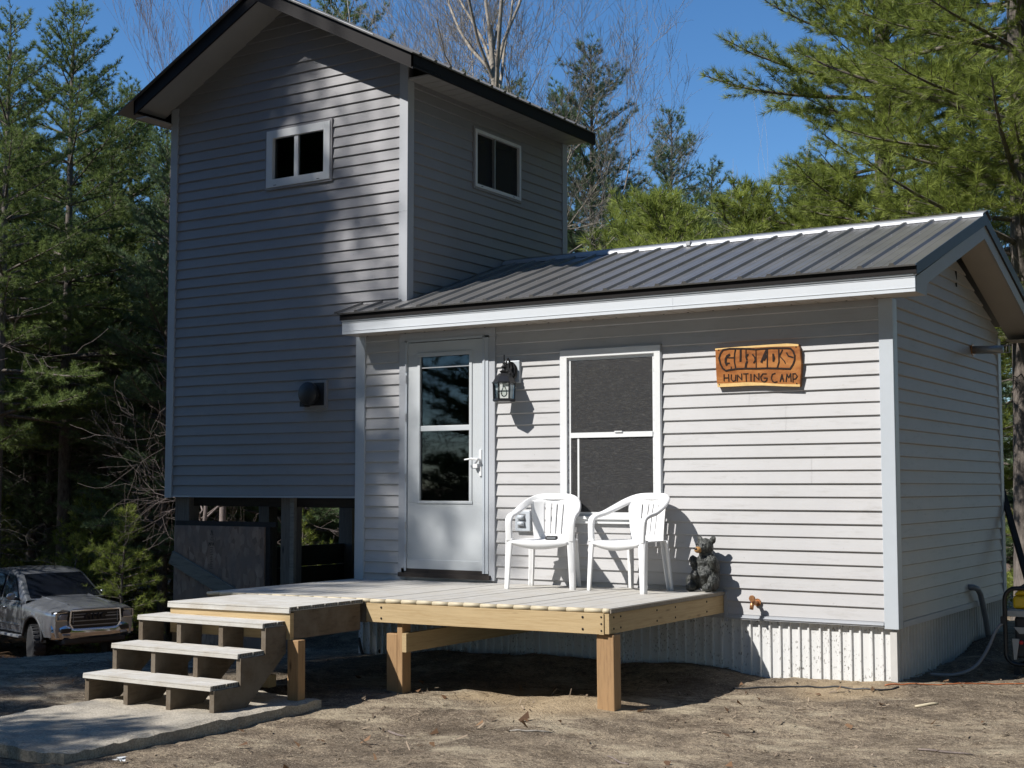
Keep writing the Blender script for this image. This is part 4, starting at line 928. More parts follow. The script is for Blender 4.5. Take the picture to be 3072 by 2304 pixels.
ring = [(-4.6, -18.6, 0, 1.2), (-1.0, -19.2, 1, 1.3), (2.6, -18.2, 0, 1.2), (6.0, -17.2, 1, 1.3), (9.4, -15.2, 0, 1.2), (11.2, -11.4, 1, 1.3), (10.6, -7.6, 0, 1.15), (9.4, -4.2, 2, 1.0), (8.4, -1.2, 2, .95), (7.8, 2.0, 2, 1.0), (7.4, 4.8, 2, .9), (7.6, 7.8, 2, .95), (9.0, 12.5, 0, .9), (6.6, 10.6, 2, .8),
        (-6.5, -24.0, 0, 1.2), (-2.5, -24.5, 1, 1.3), (1.5, -23.5, 0, 1.3), (5.5, -22.5, 1, 1.4), (10, -21, 0, 1.3), (14, -17, 1, 1.4), (15.5, -11, 0, 1.3), (14.5, -5, 1, 1.1), (13.5, .5, 0, .95), (12.5, 5.5, 1, 1.0), (13, 16, 0, 1.0),
        (-9.5, -20.5, 2, .8), (-12.5, -20.0, 2, .85), (-15.0, -21.5, 2, .95), (-17.8, -8.2, 1, .85), (-22.0, -12.5, 1, 1.0), (-12, -26, 1, 1.1), (-20, -25, 1, 1.2), (-16, -30, 0, 1.3), (-8, -30, 1, 1.3),
        ] + [(q + .66 * y, y, k, sc) for q, y, k, sc in ((-8.7, -9, 1, 1.12), (-7.3, -11, 0, 1.25), (-7.5, -14, 1, 1.4), (-7.0, -19, 0, 1.6), (-7.6, -17, 1, 1.5), (-9.6, -13, 1, 1.3))]
for x, y, k, sc in ring:  # unseen ring, added to hold sky light and sun off the walls
    copy_tree(src[k], x, y, rt_.uniform(0, 6.28), sc, 'unseen pine added behind or beside the camera to block light', 'unseen pines added behind and beside the camera')
# ------------------------------------------------------------------ chairs
def chair(label, x, y, rz, z):
    r = empty('plastic_chair', (x, y, z), rz, label, 'chair', 'white plastic chairs on the deck'); m = M['white']
    def spl(P, k=8):
        P = [Vector(p) for p in P]; o = []
        for i in range(len(P) - 1):
            a, b_, c, d = P[max(i - 1, 0)], P[i], P[i + 1], P[min(i + 2, len(P) - 1)]
            for j in range(k):
                t = j / k; o.append(.5 * ((2 * b_) + (c - a) * t + (2 * a - 5 * b_ + 4 * c - d) * t * t + (3 * b_ - a - 3 * c + d) * t ** 3))
        return o + [P[-1]]
    # top rail running down into both arms and on into the front posts
    half = [(0, .235, .742), (.13, .222, .736), (.205, .165, .705), (.245, .06, .655), (.262, -.06, .610), (.268, -.155, .588), (.268, -.205, .555), (.264, -.215, .47), (.260, -.215, .39)]
    full = [(-a, b_, c) for a, b_, c in half[::-1]] + half[1:]
    pts = spl(full); k = len(pts); side = []; wid = []; thk = []
    for i, p in enumerate(pts):
        u = abs(i / (k - 1) - .5) * 2
        side.append(Vector((0, .45, 1)).lerp(Vector((1 if p.x > 0 else -1, 0, .25)), min(1, max(0, (u - .20) / .30))))
        wid.append(.062 - .006 * min(1, u * 2)); thk.append(.030)
    b = MB(); b.smooth = True; b.band(pts, side, wid, thk); b.build('arm_rail', m, r, True, .003)
    # backrest with slots
    b = MB(); nu, nv = 41, 15; vs = []
    for j in range(nv):
        v = j / (nv - 1)
        for i in range(nu):
            u = i / (nu - 1) * 2 - 1; wv = .165 + .035 * v
            vs.append((u * wv, .165 + .05 * v + .02 * v * v - .072 * u * u * v, .385 + .345 * v - .02 * u * u * v))
    fs = []
    for j in range(nv - 1):
        for i in range(nu - 1):
            if 2 <= j <= 11 and i in (11, 17, 22, 28): continue
            fs.append((j * nu + i, j * nu + i + 1, (j + 1) * nu + i + 1, (j + 1) * nu + i))
    b.smooth = True; b.add(vs, fs); o = b.build('backrest', m, r, True); so = o.modifiers.new('thick', 'SOLIDIFY'); so.thickness = .007
    # seat with rolled front
    b = MB(); nu, nv = 21, 17; vs = []
    for j in range(nv):
        v = j / (nv - 1)
        for i in range(nu):
            u = i / (nu - 1) * 2 - 1; wv = .245 - .05 * v
            y_ = -.235 + .425 * v; z_ = .395 - .014 * math.sin(v * 3.1) * (1 - u * u) + .004
            if j == 0: y_ += .012; z_ = .335 + .03 * u * u - .012 * (1 - u * u)
            if j == 1: y_ = -.238; z_ = .375
            if j == 2: y_ = -.225; z_ = .394
            vs.append((u * wv, y_ - .018 * (1 - u * u) * (1 - v), z_))
    b.smooth = True; b.add(vs, [(j * nu + i, j * nu + i + 1, (j + 1) * nu + i + 1, (j + 1) * nu + i) for j in range(nv - 1) for i in range(nu - 1)])
    o = b.build('seat', m, r, True); so = o.modifiers.new('thick', 'SOLIDIFY'); so.thickness = .008
    for s in (-1, 1):
        b = MB(); b.smooth = True
        P = spl([(s * .260, -.215, .41), (s * .266, -.222, .25), (s * .276, -.232, .0)], 5); n = len(P)
        b.band(P, [(s, .25, 0)] * n, [.070 - .030 * i / (n - 1) for i in range(n)], [.020] * n)
        b.band([p + Vector((s * .020 - s * .004 * i / n, .018, 0)) for i, p in enumerate(P)], [(0, 1, 0)] * n, [.058 - .026 * i / (n - 1) for i in range(n)], [.012] * n)
        b.build('leg', m, r, True, .003)
        b = MB(); b.smooth = True
        P = spl([(s * .185, .165, .395), (s * .195, .185, .2), (s * .21, .205, .0)], 5)
        b.band(P, [(1, -.35 * s, 0)] * n, [.062 - .020 * i / (n - 1) for i in range(n)], [.020] * n)
        b.band([p + Vector((-s * .022, -.016, 0)) for p in P], [(0, 1, 0)] * n, [.05 - .018 * i / (n - 1) for i in range(n)], [.012] * n)
        b.build('leg', m, r, True, .003)
    return r
chair('white plastic armchair in front of the outlet box, dark object on its seat', -2.785, -.315, R(14), .178)
chair('white plastic armchair nearer the bear, its seat empty', -1.985, -.315, R(-13), .184)
ph = empty('wallet', (-2.72, -.36, .572), R(25), 'small black wallet lying on the seat of the left chair', 'wallet')
b = MB(); b.box(-.05, .05, -.04, .04, .0, .033); b.build('body', M['blackp'], ph, True, .012)
b = MB(); b.box(-.035, .035, -.0415, -.0395, .012, .022); b.build('clasp', M['steelg'], ph, True)
# ------------------------------------------------------------------ bear
bear = empty('bear_statue', (-1.452, -.125, .191), R(-12), 'small carved black bear sitting at the right end of the deck', 'statue')
def ell(bm, c, r, rot=(0, 0, 0)):
    mt = Matrix.Translation(c) @ Matrix.Rotation(rot[2], 4, 'Z') @ Matrix.Rotation(rot[1], 4, 'Y') @ Matrix.Rotation(rot[0], 4, 'X') @ Matrix.Diagonal((*r, 1))
    bmesh.ops.create_uvsphere(bm, u_segments=18, v_segments=12, radius=1, matrix=mt)
bm = bmesh.new()
ell(bm, (0, .01, .125), (.105, .09, .125)); ell(bm, (0, .005, .225), (.085, .072, .085)); ell(bm, (0, 0, .285), (.055, .05, .05))
ell(bm, (-.005, -.012, .347), (.072, .066, .066)); ell(bm, (-.008, -.052, .335), (.045, .045, .04))
for s in (-1, 1):
    ell(bm, (s * .062, .005, .402), (.026, .016, .030), (0, s * .3, 0)); ell(bm, (s * .092, -.035, .075), (.045, .075, .068), (0, 0, s * .3)); ell(bm, (s * .078, -.095, .035), (.038, .052, .035))
    ell(bm, (s * .092, -.02, .205), (.036, .042, .082), (.5, s * .12, 0)); ell(bm, (s * .052, -.085, .135), (.034, .05, .032), (.3, 0, -s * .6))
me = bpy.data.meshes.new('body'); bm.to_mesh(me); bm.free(); me.materials.append(M['bear'])
o = link(me, 'body', bear); q = o.modifiers.new('merge', 'REMESH'); q.mode = 'VOXEL'; q.voxel_size = .006; q.use_smooth_shade = True
tx_ = bpy.data.textures.new('fur_lumps', 'CLOUDS'); tx_.noise_scale = .022; dq = o.modifiers.new('lumps', 'DISPLACE'); dq.texture = tx_; dq.strength = .014; dq.mid_level = .5
bm = bmesh.new(); ell(bm, (-.012, -.088, .325), (.030, .034, .026)); me = bpy.data.meshes.new('muzzle'); bm.to_mesh(me); bm.free(); me.materials.append(M['muzzle'])
me.polygons.foreach_set('use_smooth', [True] * len(me.polygons)); mz = link(me, 'muzzle', bear)
bm = bmesh.new(); ell(bm, (-.013, -.119, .333), (.013, .009, .009)); me = bpy.data.meshes.new('nose'); bm.to_mesh(me); bm.free(); me.materials.append(M['black']); link(me, 'nose', mz)
for s in (-1, 1):
    bm = bmesh.new(); ell(bm, (-.008 + s * .028, -.072, .365), (.007, .006, .007)); me = bpy.data.meshes.new('eye'); bm.to_mesh(me); bm.free(); me.materials.append(M['autoglass']); link(me, 'eye', bear)
# ------------------------------------------------------------------ wall lantern
la = empty('wall_lantern', (-3.316, 0, 1.9), 0, 'black six-sided lantern on a white block beside the door', 'wall lamp')
b = MB(); b.box(-3.402, -3.232, -.036, -.002, 1.903, 2.097); b.build('mounting_block', M['trim'], la, bevel=.006)
b = MB(); b.lathe((-3.316, -.037, 2.0), [(.001, .0), (.062, 0), (.066, -.008), (.058, -.022), (.02, -.026)], 24, 'y')
for v_ in range(len(b.v)): p = b.v[v_]; b.v[v_] = (p[0], p[1], 2.0 + (p[2] - 2.0) * 1.35)
b.build('back_plate', M['black'], la)
b = MB(); b.smooth = True
b.tube([(-3.316, -.055, 1.985), (-3.316, -.085, 1.965), (-3.316, -.125, 1.985), (-3.316, -.15, 2.005)], .011, 8)
b.tube([(-3.316, -.055, 2.03), (-3.316, -.06, 2.085), (-3.316, -.085, 2.112), (-3.316, -.115, 2.09), (-3.316, -.112, 2.055), (-3.316, -.092, 2.06)], [.010, .009, .008, .008, .007, .006], 8)
b.tube([(-3.30, -.055, 1.95), (-3.30, -.08, 1.92), (-3.30, -.105, 1.94), (-3.30, -.10, 1.965)], .007, 6); b.build('scroll_arm', M['black'], la)
lx, ly = -3.316, -.15
b = MB(); b.lathe((lx, ly, 0), [(.006, 2.14), (.0075, 2.075), (.018, 2.07), (.012, 2.06), (.016, 2.045), (.030, 2.035), (.016, 2.022), (.020, 2.008), (.040, 1.998), (.032, 1.985), (.018, 1.98)], 12); b.build('finial', M['black'], la)
b = MB(); b.lathe((lx, ly, 0), [(.02, 1.985), (.045, 1.978), (.072, 1.952), (.088, 1.922), (.098, 1.905), (.106, 1.902), (.106, 1.892), (.09, 1.890)], 6, 'z', R(30)); b.build('cap', M['black'], la)
b = MB(); b.lathe((lx, ly, 0), [(.09, 1.760), (.097, 1.757), (.099, 1.745), (.09, 1.735), (.05, 1.732)], 6, 'z', R(30)); b.build('base', M['black'], la)
b = MB()
for k in range(6):
    t = R(30 + 60 * k); b.tube([(lx + .090 * math.cos(t), ly + .090 * math.sin(t), 1.752), (lx + .094 * math.cos(t), ly + .094 * math.sin(t), 1.895)], .0065, 6)
b.build('corner_bars', M['black'], la)
b = MB()
for k in range(6):
    t, t2 = R(30 + 60 * k), R(90 + 60 * k); b.quad((lx + .086 * math.cos(t), ly + .086 * math.sin(t), 1.757), (lx + .086 * math.cos(t2), ly + .086 * math.sin(t2), 1.757), (lx + .090 * math.cos(t2), ly + .090 * math.sin(t2), 1.892), (lx + .090 * math.cos(t), ly + .090 * math.sin(t), 1.892))
b.build('glass', M['clear'], la)
b = MB(); b.smooth = True; b.lathe((lx, ly, 0), [(.003, 1.775), (.02, 1.783), (.029, 1.805), (.026, 1.83), (.015, 1.852), (.013, 1.862)], 14); b.build('bulb', M['clear'], la)
b = MB(); b.lathe((lx, ly, 0), [(.014, 1.860), (.014, 1.890)], 10); b.build('socket', M['wframe'], la)
# ------------------------------------------------------------------ carved sign
sg = empty('carved_sign', (-1.04, 0, 1.93), 0, "orange wooden board carved GUILD'S HUNTING CAMP on the front wall", 'sign')
def sp_(x, y):
    f = (x - 190) / 1625.; return (-1.389 + .000426 * (x - 190) - .004, 2.099 - .002 * f - (y - (300 - 90 * f)) * .0004)
ol = [(190, 300), (600, 268), (1000, 238), (1330, 215), (1600, 200), (1815, 212), (1840, 300), (1862, 590), (1850, 800), (1828, 1030), (1500, 1028), (1100, 1018), (800, 1030), (500, 1050), (235, 1066), (212, 950), (200, 700)]
b = MB(); b.cur = 0; b.prism([(sp_(x, y)[0], -.048, sp_(x, y)[1]) for x, y in ol], (0, .040, 0)); sgb = b.build('board', M['sign'], sg, bevel=.005)
b = MB(); b.prism([(sp_(x, y)[0], -.0492, sp_(x, y)[1]) for x, y in [(235, 1066), (500, 1050), (800, 1030), (1100, 1018), (1500, 1028), (1828, 1030), (1832, 985), (1500, 985), (1100, 965), (800, 960), (500, 985), (225, 1000)]], (0, .003, 0))
b.prism([(sp_(x, y)[0], -.0492, sp_(x, y)[1]) for x, y in [(192, 300), (600, 268), (1000, 238), (1330, 215), (1600, 200), (1815, 212), (1815, 250), (1300, 262), (700, 292), (400, 305), (192, 330)]], (0, .003, 0)); b.build('raw_edge', M['signedge'], sg)
def ribbon(mb, pts, wpx, y0=-.0512):
    wd = wpx * .00050; P = [sp_(*p) for p in pts]
    for i, ((xa, za), (xb, zb)) in enumerate(zip(P[:-1], P[1:])):
        dx, dz = xb - xa, zb - za; L = math.hypot(dx, dz); nx_, nz_ = -dz / L * wd / 2, dx / L * wd / 2; ex, ez = dx / L * wd * .3, dz / L * wd * .3; e = i * 4e-5
        mb.prism([(xa + nx_ - ex, y0 - e, za + nz_ - ez), (xa - nx_ - ex, y0 - e, za - nz_ - ez), (xb - nx_ + ex, y0 - e, zb - nz_ + ez), (xb + nx_ + ex, y0 - e, zb + nz_ + ez)], (0, .0032 + e, 0))
big = [([(270, 490), (300, 395), (350, 325), (480, 302), (760, 300), (1000, 312), (1300, 290), (1600, 288), (1665, 295), (1715, 350), (1742, 430), (1738, 520), (1710, 600), (1650, 690), (1400, 682), (1210, 680), (1000, 690), (800, 690), (640, 698), (510, 716), (400, 738), (340, 690), (295, 600), (270, 490)], 26),
       ([(480, 420), (430, 450), (402, 510), (400, 570), (420, 620)], 34), ([(450, 480), (578, 480)], 16), ([(425, 590), (470, 588)], 22), ([(510, 660), (510, 718)], 14),
       ([(600, 312), (580, 400), (575, 560), (600, 700)], 20), ([(702, 325), (700, 430), (695, 545)], 30), ([(806, 325), (802, 480)], 16), ([(845, 412), (808, 460), (822, 520)], 26), ([(825, 555), (805, 600), (790, 690)], 32),
       ([(935, 415), (975, 470), (985, 525), (955, 580)], 20), ([(1000, 315), (1000, 690)], 14), ([(1205, 335), (1160, 430), (1105, 560)], 34), ([(1195, 430), (1150, 510)], 44), ([(1222, 320), (1215, 665)], 18), ([(1332, 405), (1335, 540)], 26), ([(1345, 430), (1360, 485), (1345, 535)], 14),
       ([(1440, 325), (1442, 560), (1405, 680)], 20), ([(1510, 325), (1452, 440)], 18), ([(1590, 380), (1622, 440), (1705, 466)], 20), ([(1468, 455), (1545, 540), (1562, 582)], 14)]
b = MB()
for i, (pts, wd) in enumerate(big): ribbon(b, pts, wd, -.0512 - i * 2e-5)
b.build('carved_name', M['burn'], sg)
small = [[(365, 815), (365, 940)], [(455, 810), (460, 945)], [(365, 882), (455, 877)], [(510, 815), (505, 900), (540, 945), (590, 930), (600, 820)], [(625, 940), (635, 820), (715, 915), (715, 795)], [(750, 797), (840, 790)], [(800, 797), (805, 940)], [(895, 800), (895, 935)],
         [(955, 935), (960, 805), (1050, 910), (1050, 785)], [(1195, 790), (1130, 790), (1085, 850), (1100, 920), (1150, 950), (1200, 920), (1210, 872), (1150, 872)], [(1365, 778), (1310, 800), (1290, 870), (1310, 930), (1350, 955), (1400, 940)],
         [(1458, 935), (1495, 800), (1527, 935)], [(1472, 882), (1515, 880)], [(1570, 935), (1590, 790), (1620, 860), (1660, 780), (1665, 930)], [(1702, 940), (1702, 782), (1750, 780), (1785, 830), (1750, 880), (1705, 887)]]
b = MB()
for i, pts in enumerate(small): ribbon(b, pts, 16, -.0512 - i * 2e-5)
b.build('carved_caption', M['burn'], sg)
b = MB()
for x, y in ((262, 330), (1768, 265), (268, 1015), (1772, 970)): xx, zz_ = sp_(x, y); b.lathe((xx, -.0495, zz_), [(.005, .001), (.005, -.002), (.002, -.003)], 8, 'y')
b.build('nail', M['dark'], sg)
# ------------------------------------------------------------------ outlet, tap, vents, pipes
ot = empty('outlet_box', (-3.2, 0, .71), 0, 'white outdoor outlet box low on the wall behind the left chair', 'outlet')
b = MB(); b.box(-3.275, -3.125, -.040, -.002, .625, .802); b.build('block', M['trim'], ot, bevel=.006)
b = MB(); b.box(-3.245, -3.170, -.043, -.039, .655, .775); b.build('plate', M['steelg'], ot)
for z in (.690, .745):
    b = MB(); b.smooth = True; b.tube([(-3.235, -.05, z), (-3.18, -.05, z)], .019, 10); b.build('cover', M['trim'], ot)
tp_ = empty('garden_tap', (-1.075, 0, .11), 0, 'rusty brass hose tap sticking out of the wall right of the deck', 'tap')
b = MB(); b.smooth = True; b.tube([(-1.075, 0, .115), (-1.075, -.075, .115), (-1.085, -.10, .105), (-1.09, -.105, .065)], [.014, .016, .017, .015], 10); b.build('spout', M['copper'], tp_)
b = MB(); b.lathe((-1.075, -.018, .115), [(.030, .004), (.03, -.006)], 12, 'y'); b.build('flange', M['copper'], tp_)
b = MB(); b.tube([(-1.078, -.078, .125), (-1.078, -.105, .148)], .007, 6); b.lathe((-1.078, -.118, .15), [(.004, .012), (.024, .010), (.027, 0), (.022, -.008), (.004, -.008)], 10, 'y'); b.build('handle', M['copper'], tp_)
dv = empty('dryer_vent', (-5.59, .055, 1.89), 0, 'round grey hooded vent on a square plate on the tower front', 'vent')
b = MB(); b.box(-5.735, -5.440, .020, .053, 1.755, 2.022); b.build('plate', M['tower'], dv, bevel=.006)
b = MB(); b.box(-5.710, -5.465, .016, .0195, 1.78, 1.998); b.build('recess', M['blackp'], dv)
b = MB(); b.smooth = True; b.lathe((-5.59, .02, 1.892), [(.075, 0), (.080, -.05), (.108, -.06), (.112, -.10), (.10, -.118), (.01, -.122)], 24, 'y'); b.build('hood', M['blackp'], dv)
b = MB(); b.box(-5.70, -5.64, -.06, .016, 1.77, 1.82); b.build('flap', M['blackp'], dv)
vp = empty('vent_pipe', (0, 2.35, 2.21), 0, 'grey pipe stub with screened end high on the right gable wall', 'pipe')
b = MB(); b.smooth = True; b.tube([(0, 2.35, 2.215), (.275, 2.345, 2.205)], .035, 16); b.build('pipe', M['steelg'], vp)
b = MB(); b.lathe((.015, 2.35, 2.215), [(.055, -.004), (.055, .004)], 16, 'x'); b.build('flange', M['copper'], vp)
b = MB()
for k in range(6): b.tube([(.275, 2.312 + k * .013, 2.176), (.33, 2.312 + k * .013, 2.176), (.33, 2.312 + k * .013, 2.236), (.275, 2.312 + k * .013, 2.236)], .0016, 4)
b.build('screen', M['galv'], vp)
cd = empty('conduit', (.05, 2.1, 0), 0, 'grey conduit bending out of the right wall down into the dirt heap', 'pipe')
b = MB(); b.smooth = True; b.tube([(-.01, 2.02, .150), (.045, 2.04, .148), (.062, 2.12, .130), (.064, 2.20, .085), (.066, 2.26, .0), (.075, 2.33, -.15), (.085, 2.42, -.42)], .025, 12); b.build('pipe', M['cable'], cd)
gv = MB()
gv.box(.001, .012, 1.86, 1.885, 2.72, 2.86); o = gv.build('gable_bracket', M['dark'], cabin)
po = empty('pole', (.2, 3.1, -.4), 0, 'black iron bar leaning on the right rear corner of the cabin', 'pole')
b = MB(); b.beam((-.02, 3.46, .98), (.52, 2.62, -.42), .05, .035); b.build('bar', M['rubber'], po)
# ------------------------------------------------------------------ generator and its cables
gx0, gy0 = .52, 1.08; gz0 = G(.6, 1.1)
ge = empty('generator', (.85, 1.35, gz0), 0, 'black-framed portable generator with yellow tank at the right edge of the yard', 'generator')
def rloop(y, x0, x1, z0, z1, r=.09):
    P = []
    for cx, cz, a0 in ((x1 - r, z1 - r, 0), (x0 + r, z1 - r, 90), (x0 + r, z0 + r, 180), (x1 - r, z0 + r, 270)):
        for k in range(7): t = R(a0 + 15 * k); P.append((cx + r * math.cos(t), y, cz + r * math.sin(t)))
    return P + [P[0]]
for y in (gy0, gy0 + .5):
    b = MB(); b.smooth = True; b.tube(rloop(y, gx0, gx0 + .66, gz0 + .075, gz0 + .66), .017, 10, False); b.build('frame_loop', M['black'], ge)
b = MB(); b.smooth = True
for x, z in ((gx0 + .1, gz0 + .075), (gx0 + .56, gz0 + .075), (gx0 + .1, gz0 + .66), (gx0 + .56, gz0 + .66)): b.tube([(x, gy0, z), (x, gy0 + .5, z)], .014, 8)
b.build('crossbar', M['black'], ge)
b = MB(); b.box(gx0 + .05, gx0 + .62, gy0 + .04, gy0 + .46, gz0 + .50, gz0 + .60)
b.prism([(gx0 + .05, gy0 + .06, gz0 + .60), (gx0 + .62, gy0 + .06, gz0 + .60), (gx0 + .55, gy0 + .06, gz0 + .645), (gx0 + .09, gy0 + .06, gz0 + .645)], (0, .38, 0)); b.build('tank', M['yellow'], ge, bevel=.02)
b = MB(); b.box(gx0 + .01, gx0 + .65, gy0 + .01, gy0 + .03, gz0 + .44, gz0 + .488); b.box(gx0 + .01, gx0 + .65, gy0 + .03, gy0 + .47, gz0 + .485, gz0 + .497); b.build('bracket', M['steelg'], ge, bevel=.003)
b = MB(); b.box(gx0 + .06, gx0 + .62, gy0 + .035, gy0 + .44, gz0 + .12, gz0 + .44); b.build('engine', M['blackp'], ge, bevel=.02)
b = MB(); b.prism([(gx0 + .06, gy0 + .03, gz0 + .36), (gx0 + .16, gy0 + .03, gz0 + .36), (gx0 + .13, gy0 + .03, gz0 + .31), (gx0 + .10, gy0 + .03, gz0 + .31)], (0, -.012, 0)); b.prism([(gx0 + .045, gy0 + .03, gz0 + .27), (gx0 + .10, gy0 + .03, gz0 + .27), (gx0 + .075, gy0 + .03, gz0 + .11), (gx0 + .055, gy0 + .03, gz0 + .11)], (0, -.012, 0)); b.build('shroud_plate', M['steelg'], ge)
b = MB(); b.lathe((gx0 + .115, gy0 + .012, gz0 + .245), [(.014, .012), (.016, -.004), (.006, -.008)], 12, 'y'); b.build('switch', M['red'], ge)
b = MB(); b.smooth = True; b.tube([(gx0 + .15, gy0 + .01, gz0 + .28), (gx0 + .16, gy0 - .005, gz0 + .26), (gx0 + .15, gy0 - .005, gz0 + .24)], .007, 6); b.build('choke_lever', M['copper'], ge)
for x in (gx0 + .06, gx0 + .58):
    b = MB(); b.box(x, x + .05, gy0 - .02, gy0 + .03, gz0 - .02, gz0 + .065); b.build('foot', M['rubber'], ge)
b = MB(); b.lathe((gx0 + .30, gy0 + .02, gz0 + .30), [(.11, .0), (.115, -.02), (.09, -.035), (.03, -.04)], 20, 'y'); b.build('recoil_cover', M['black'], ge)
b = MB(); b.box(gx0 - .03, gx0 + .01, gy0 - .02, gy0 + .02, gz0 + .385, gz0 + .44); b.build('plug', M['blackp'], ge)
def sm(P, k=8):
    P = [Vector(p) for p in P]; o = []
    for i in range(len(P) - 1):
        a, b_, c, d = P[max(i - 1, 0)], P[i], P[i + 1], P[min(i + 2, len(P) - 1)]
        for j in range(k):
            t = j / k; o.append(.5 * ((2 * b_) + (c - a) * t + (2 * a - 5 * b_ + 4 * c - d) * t * t + (3 * b_ - a - 3 * c + d) * t ** 3))
    return o + [P[-1]]
b = MB(); b.smooth = True; b.tube(sm([(gx0 - .01, gy0, gz0 + .395), (gx0 - .06, gy0 - .03, gz0 + .34), (gx0 - .12, gy0 - .1, gz0 + .18), (gx0 - .19, gy0 - .22, gz0 + .06), (gx0 - .30, gy0 - .38, G(gx0 - .3, gy0 - .38) + .016), (.06, .62, G(.06, .62) + .014)]), .013, 8)
tag(b.build('power_cable', M['cable']), 'thick grey cable running from the generator down to the ground', 'cable')
def ground_cord(name, mat, pts, r, label):
    b = MB(); b.smooth = True; P = sm([(x, y, 0) for x, y in pts], 10); b.tube([(p.x, p.y, G(p.x, p.y) + r * .9) for p in P], r, 6)
    return tag(b.build(name, mat), label, 'cord')
ground_cord('hose', M['blackc'], [(-1.0, -.68), (-.85, -.58), (-.62, -.42), (-.35, -.33), (-.05, -.30), (.05, -.15)], .0065, 'thin black hose lying along the foot of the white skirting')
ground_cord('extension_cord', M['orange'], [(-.05, -.15), (.1, -.02), (.28, .18), (.45, .42), (.62, .62), (.9, .9)], .005, 'thin orange cord on the dirt between the cabin corner and the generator')
b = MB(); b.smooth = True; b.tube(sm([(-4.98, -.03, -.38), (-4.93, -.04, -.52), (-4.82, -.06, -.62), (-4.62, -.10, -.64), (-4.4, -.2, G(-4.4, -.2) + .01)]), .014, 8)
tag(b.build('drain_hose', M['blackc']), 'black hose drooping from the left end of the skirting under the deck', 'hose')
# ------------------------------------------------------------------ pickup truck (local: x forward, y left, z up, origin under the front bumper)
tx0, ty0 = -21.25, 11.0
tk = empty('pickup_truck', (tx0, ty0, G(-22.2, 11.2)), R(-14.8), 'silver pickup truck parked at the edge of the woods', 'pickup truck')
AX1, AX2, AR = -.98, -4.62, .50
def hw(x): return .905 + .095 * min(1, (-x) / .35) ** .6 if x < 0 else .905
def zsh(x): return 1.06 + .10 * min(1, -x / 1.5)
def zce(x): return 1.10 + .20 * min(1, (-x / 1.55)) ** .55 if x > -1.6 else 1.30
b = MB(); b.smooth = True
xs = [0.0, -.05, -.12] + [-.2 - .08 * i for i in range(71)]
prof_n = 0; vs = []; hold = []
for x in xs:
    w_ = hw(x); zs_ = zsh(x); zc_ = zce(x); cab = x < -1.55
    P = [(w_ * .96, .50), (w_ * .985, .60)] + [(w_ * (.992 + .008 * math.sin((z - .6) * 6)), z) for z in (.66, .72, .78, .84, .90, .96)] + [(w_, zs_ - .08), (w_ - .02, zs_ - .025), (w_ - .06, zs_ + .01), (w_ - .16, zs_ + .03 + (0 if cab else .02)), (w_ * .62, zc_ - .03 if not cab else zs_ + .05), (w_ * .56, zc_ + .005 if not cab else zs_ + .05), (w_ * .3, zc_ + .01 if not cab else zs_ + .05), (0, zc_ + .012 if not cab else zs_ + .05)]
    row = [(x, y, z) for y, z in P] + [(x, -y, z) for y, z in P[-2::-1]]
    vs += row; prof_n = len(row)
for i, (x, y, z) in enumerate(vs):
    for ax in (AX1, AX2):
        d = math.hypot(x - ax, z - .42)
        if abs(y) > .8 and d < AR + .045 and d > AR - .06 and z < 1.0: vs[i] = (ax + (x - ax) / d * AR, y, .42 + (z - .42) / d * AR)
fs = []
for i in range(len(xs) - 1):
    for j in range(prof_n - 1):
        q = (i * prof_n + j, i * prof_n + j + 1, (i + 1) * prof_n + j + 1, (i + 1) * prof_n + j)
        c = [sum(vs[k][a] for k in q) / 4 for a in range(3)]
        if abs(c[1]) > .8 and min(math.hypot(c[0] - ax, c[2] - .42) for ax in (AX1, AX2)) < AR - .012 and c[2] < 1.0: continue
        fs.append(q)
b.add(vs, fs); b.smooth = False; b.add([vs[j] for j in range(prof_n)], [tuple(range(prof_n))])
body = b.build('body', M['paint'], tk, True)
b = MB(); b.box(-5.75, -.12, -.78, .78, .42, 1.02); b.box(-5.7, -.3, -.6, .6, .30, .5); b.build('chassis', M['blackp'], tk, True)
# cab
b = MB(); b.smooth = True; vs = []; rows = []
RZ = [(-1.42, 1.24), (-1.75, 1.47), (-2.05, 1.69), (-2.22, 1.79), (-2.42, 1.85), (-2.9, 1.885), (-3.4, 1.88), (-3.75, 1.85), (-3.86, 1.79), (-3.92, 1.24)]
for x, z in RZ:
    t = (z - 1.22) / .66; wt = .955 - .20 * t; zz_ = max(z, 1.241)
    P = [(.955, 1.17), (.955 - .20 * max(t - .06, 0), zz_ - .05 if t > .1 else zz_ - .02), (wt - .045, zz_ - .008), (wt * .6, zz_ + .012 * min(1, t * 2)), (0, zz_ + .018 * min(1, t * 2))]
    vs += [(x, y, q) for y, q in P] + [(x, -y, q) for y, q in P[-2::-1]]; n = 9
b.add(vs, [(i * n + j, i * n + j + 1, (i + 1) * n + j + 1, (i + 1) * n + j) for i in range(len(RZ) - 1) for j in range(n - 1)]); b.build('cab', M['paint'], tk, True)
b = MB()
def wsx(z): return np.interp(z, [q for _, q in RZ[:5]], [x for x, _ in RZ[:5]])
Z = [1.275, 1.45, 1.62, 1.765]; V = []
for z in Z:
    t = (z - 1.22) / .66; wt = .955 - .20 * t - .10
    for f in (-1, -.6, 0, .6, 1): V.append((wsx(z) + .022 - .03 * f * f * .6, f * wt, z + .018 - .008 * f * f))
b.add(V, [(i * 5 + j, i * 5 + j + 1, (i + 1) * 5 + j + 1, (i + 1) * 5 + j) for i in range(3) for j in range(4)]); b.build('windshield', M['autoglass'], tk, True)
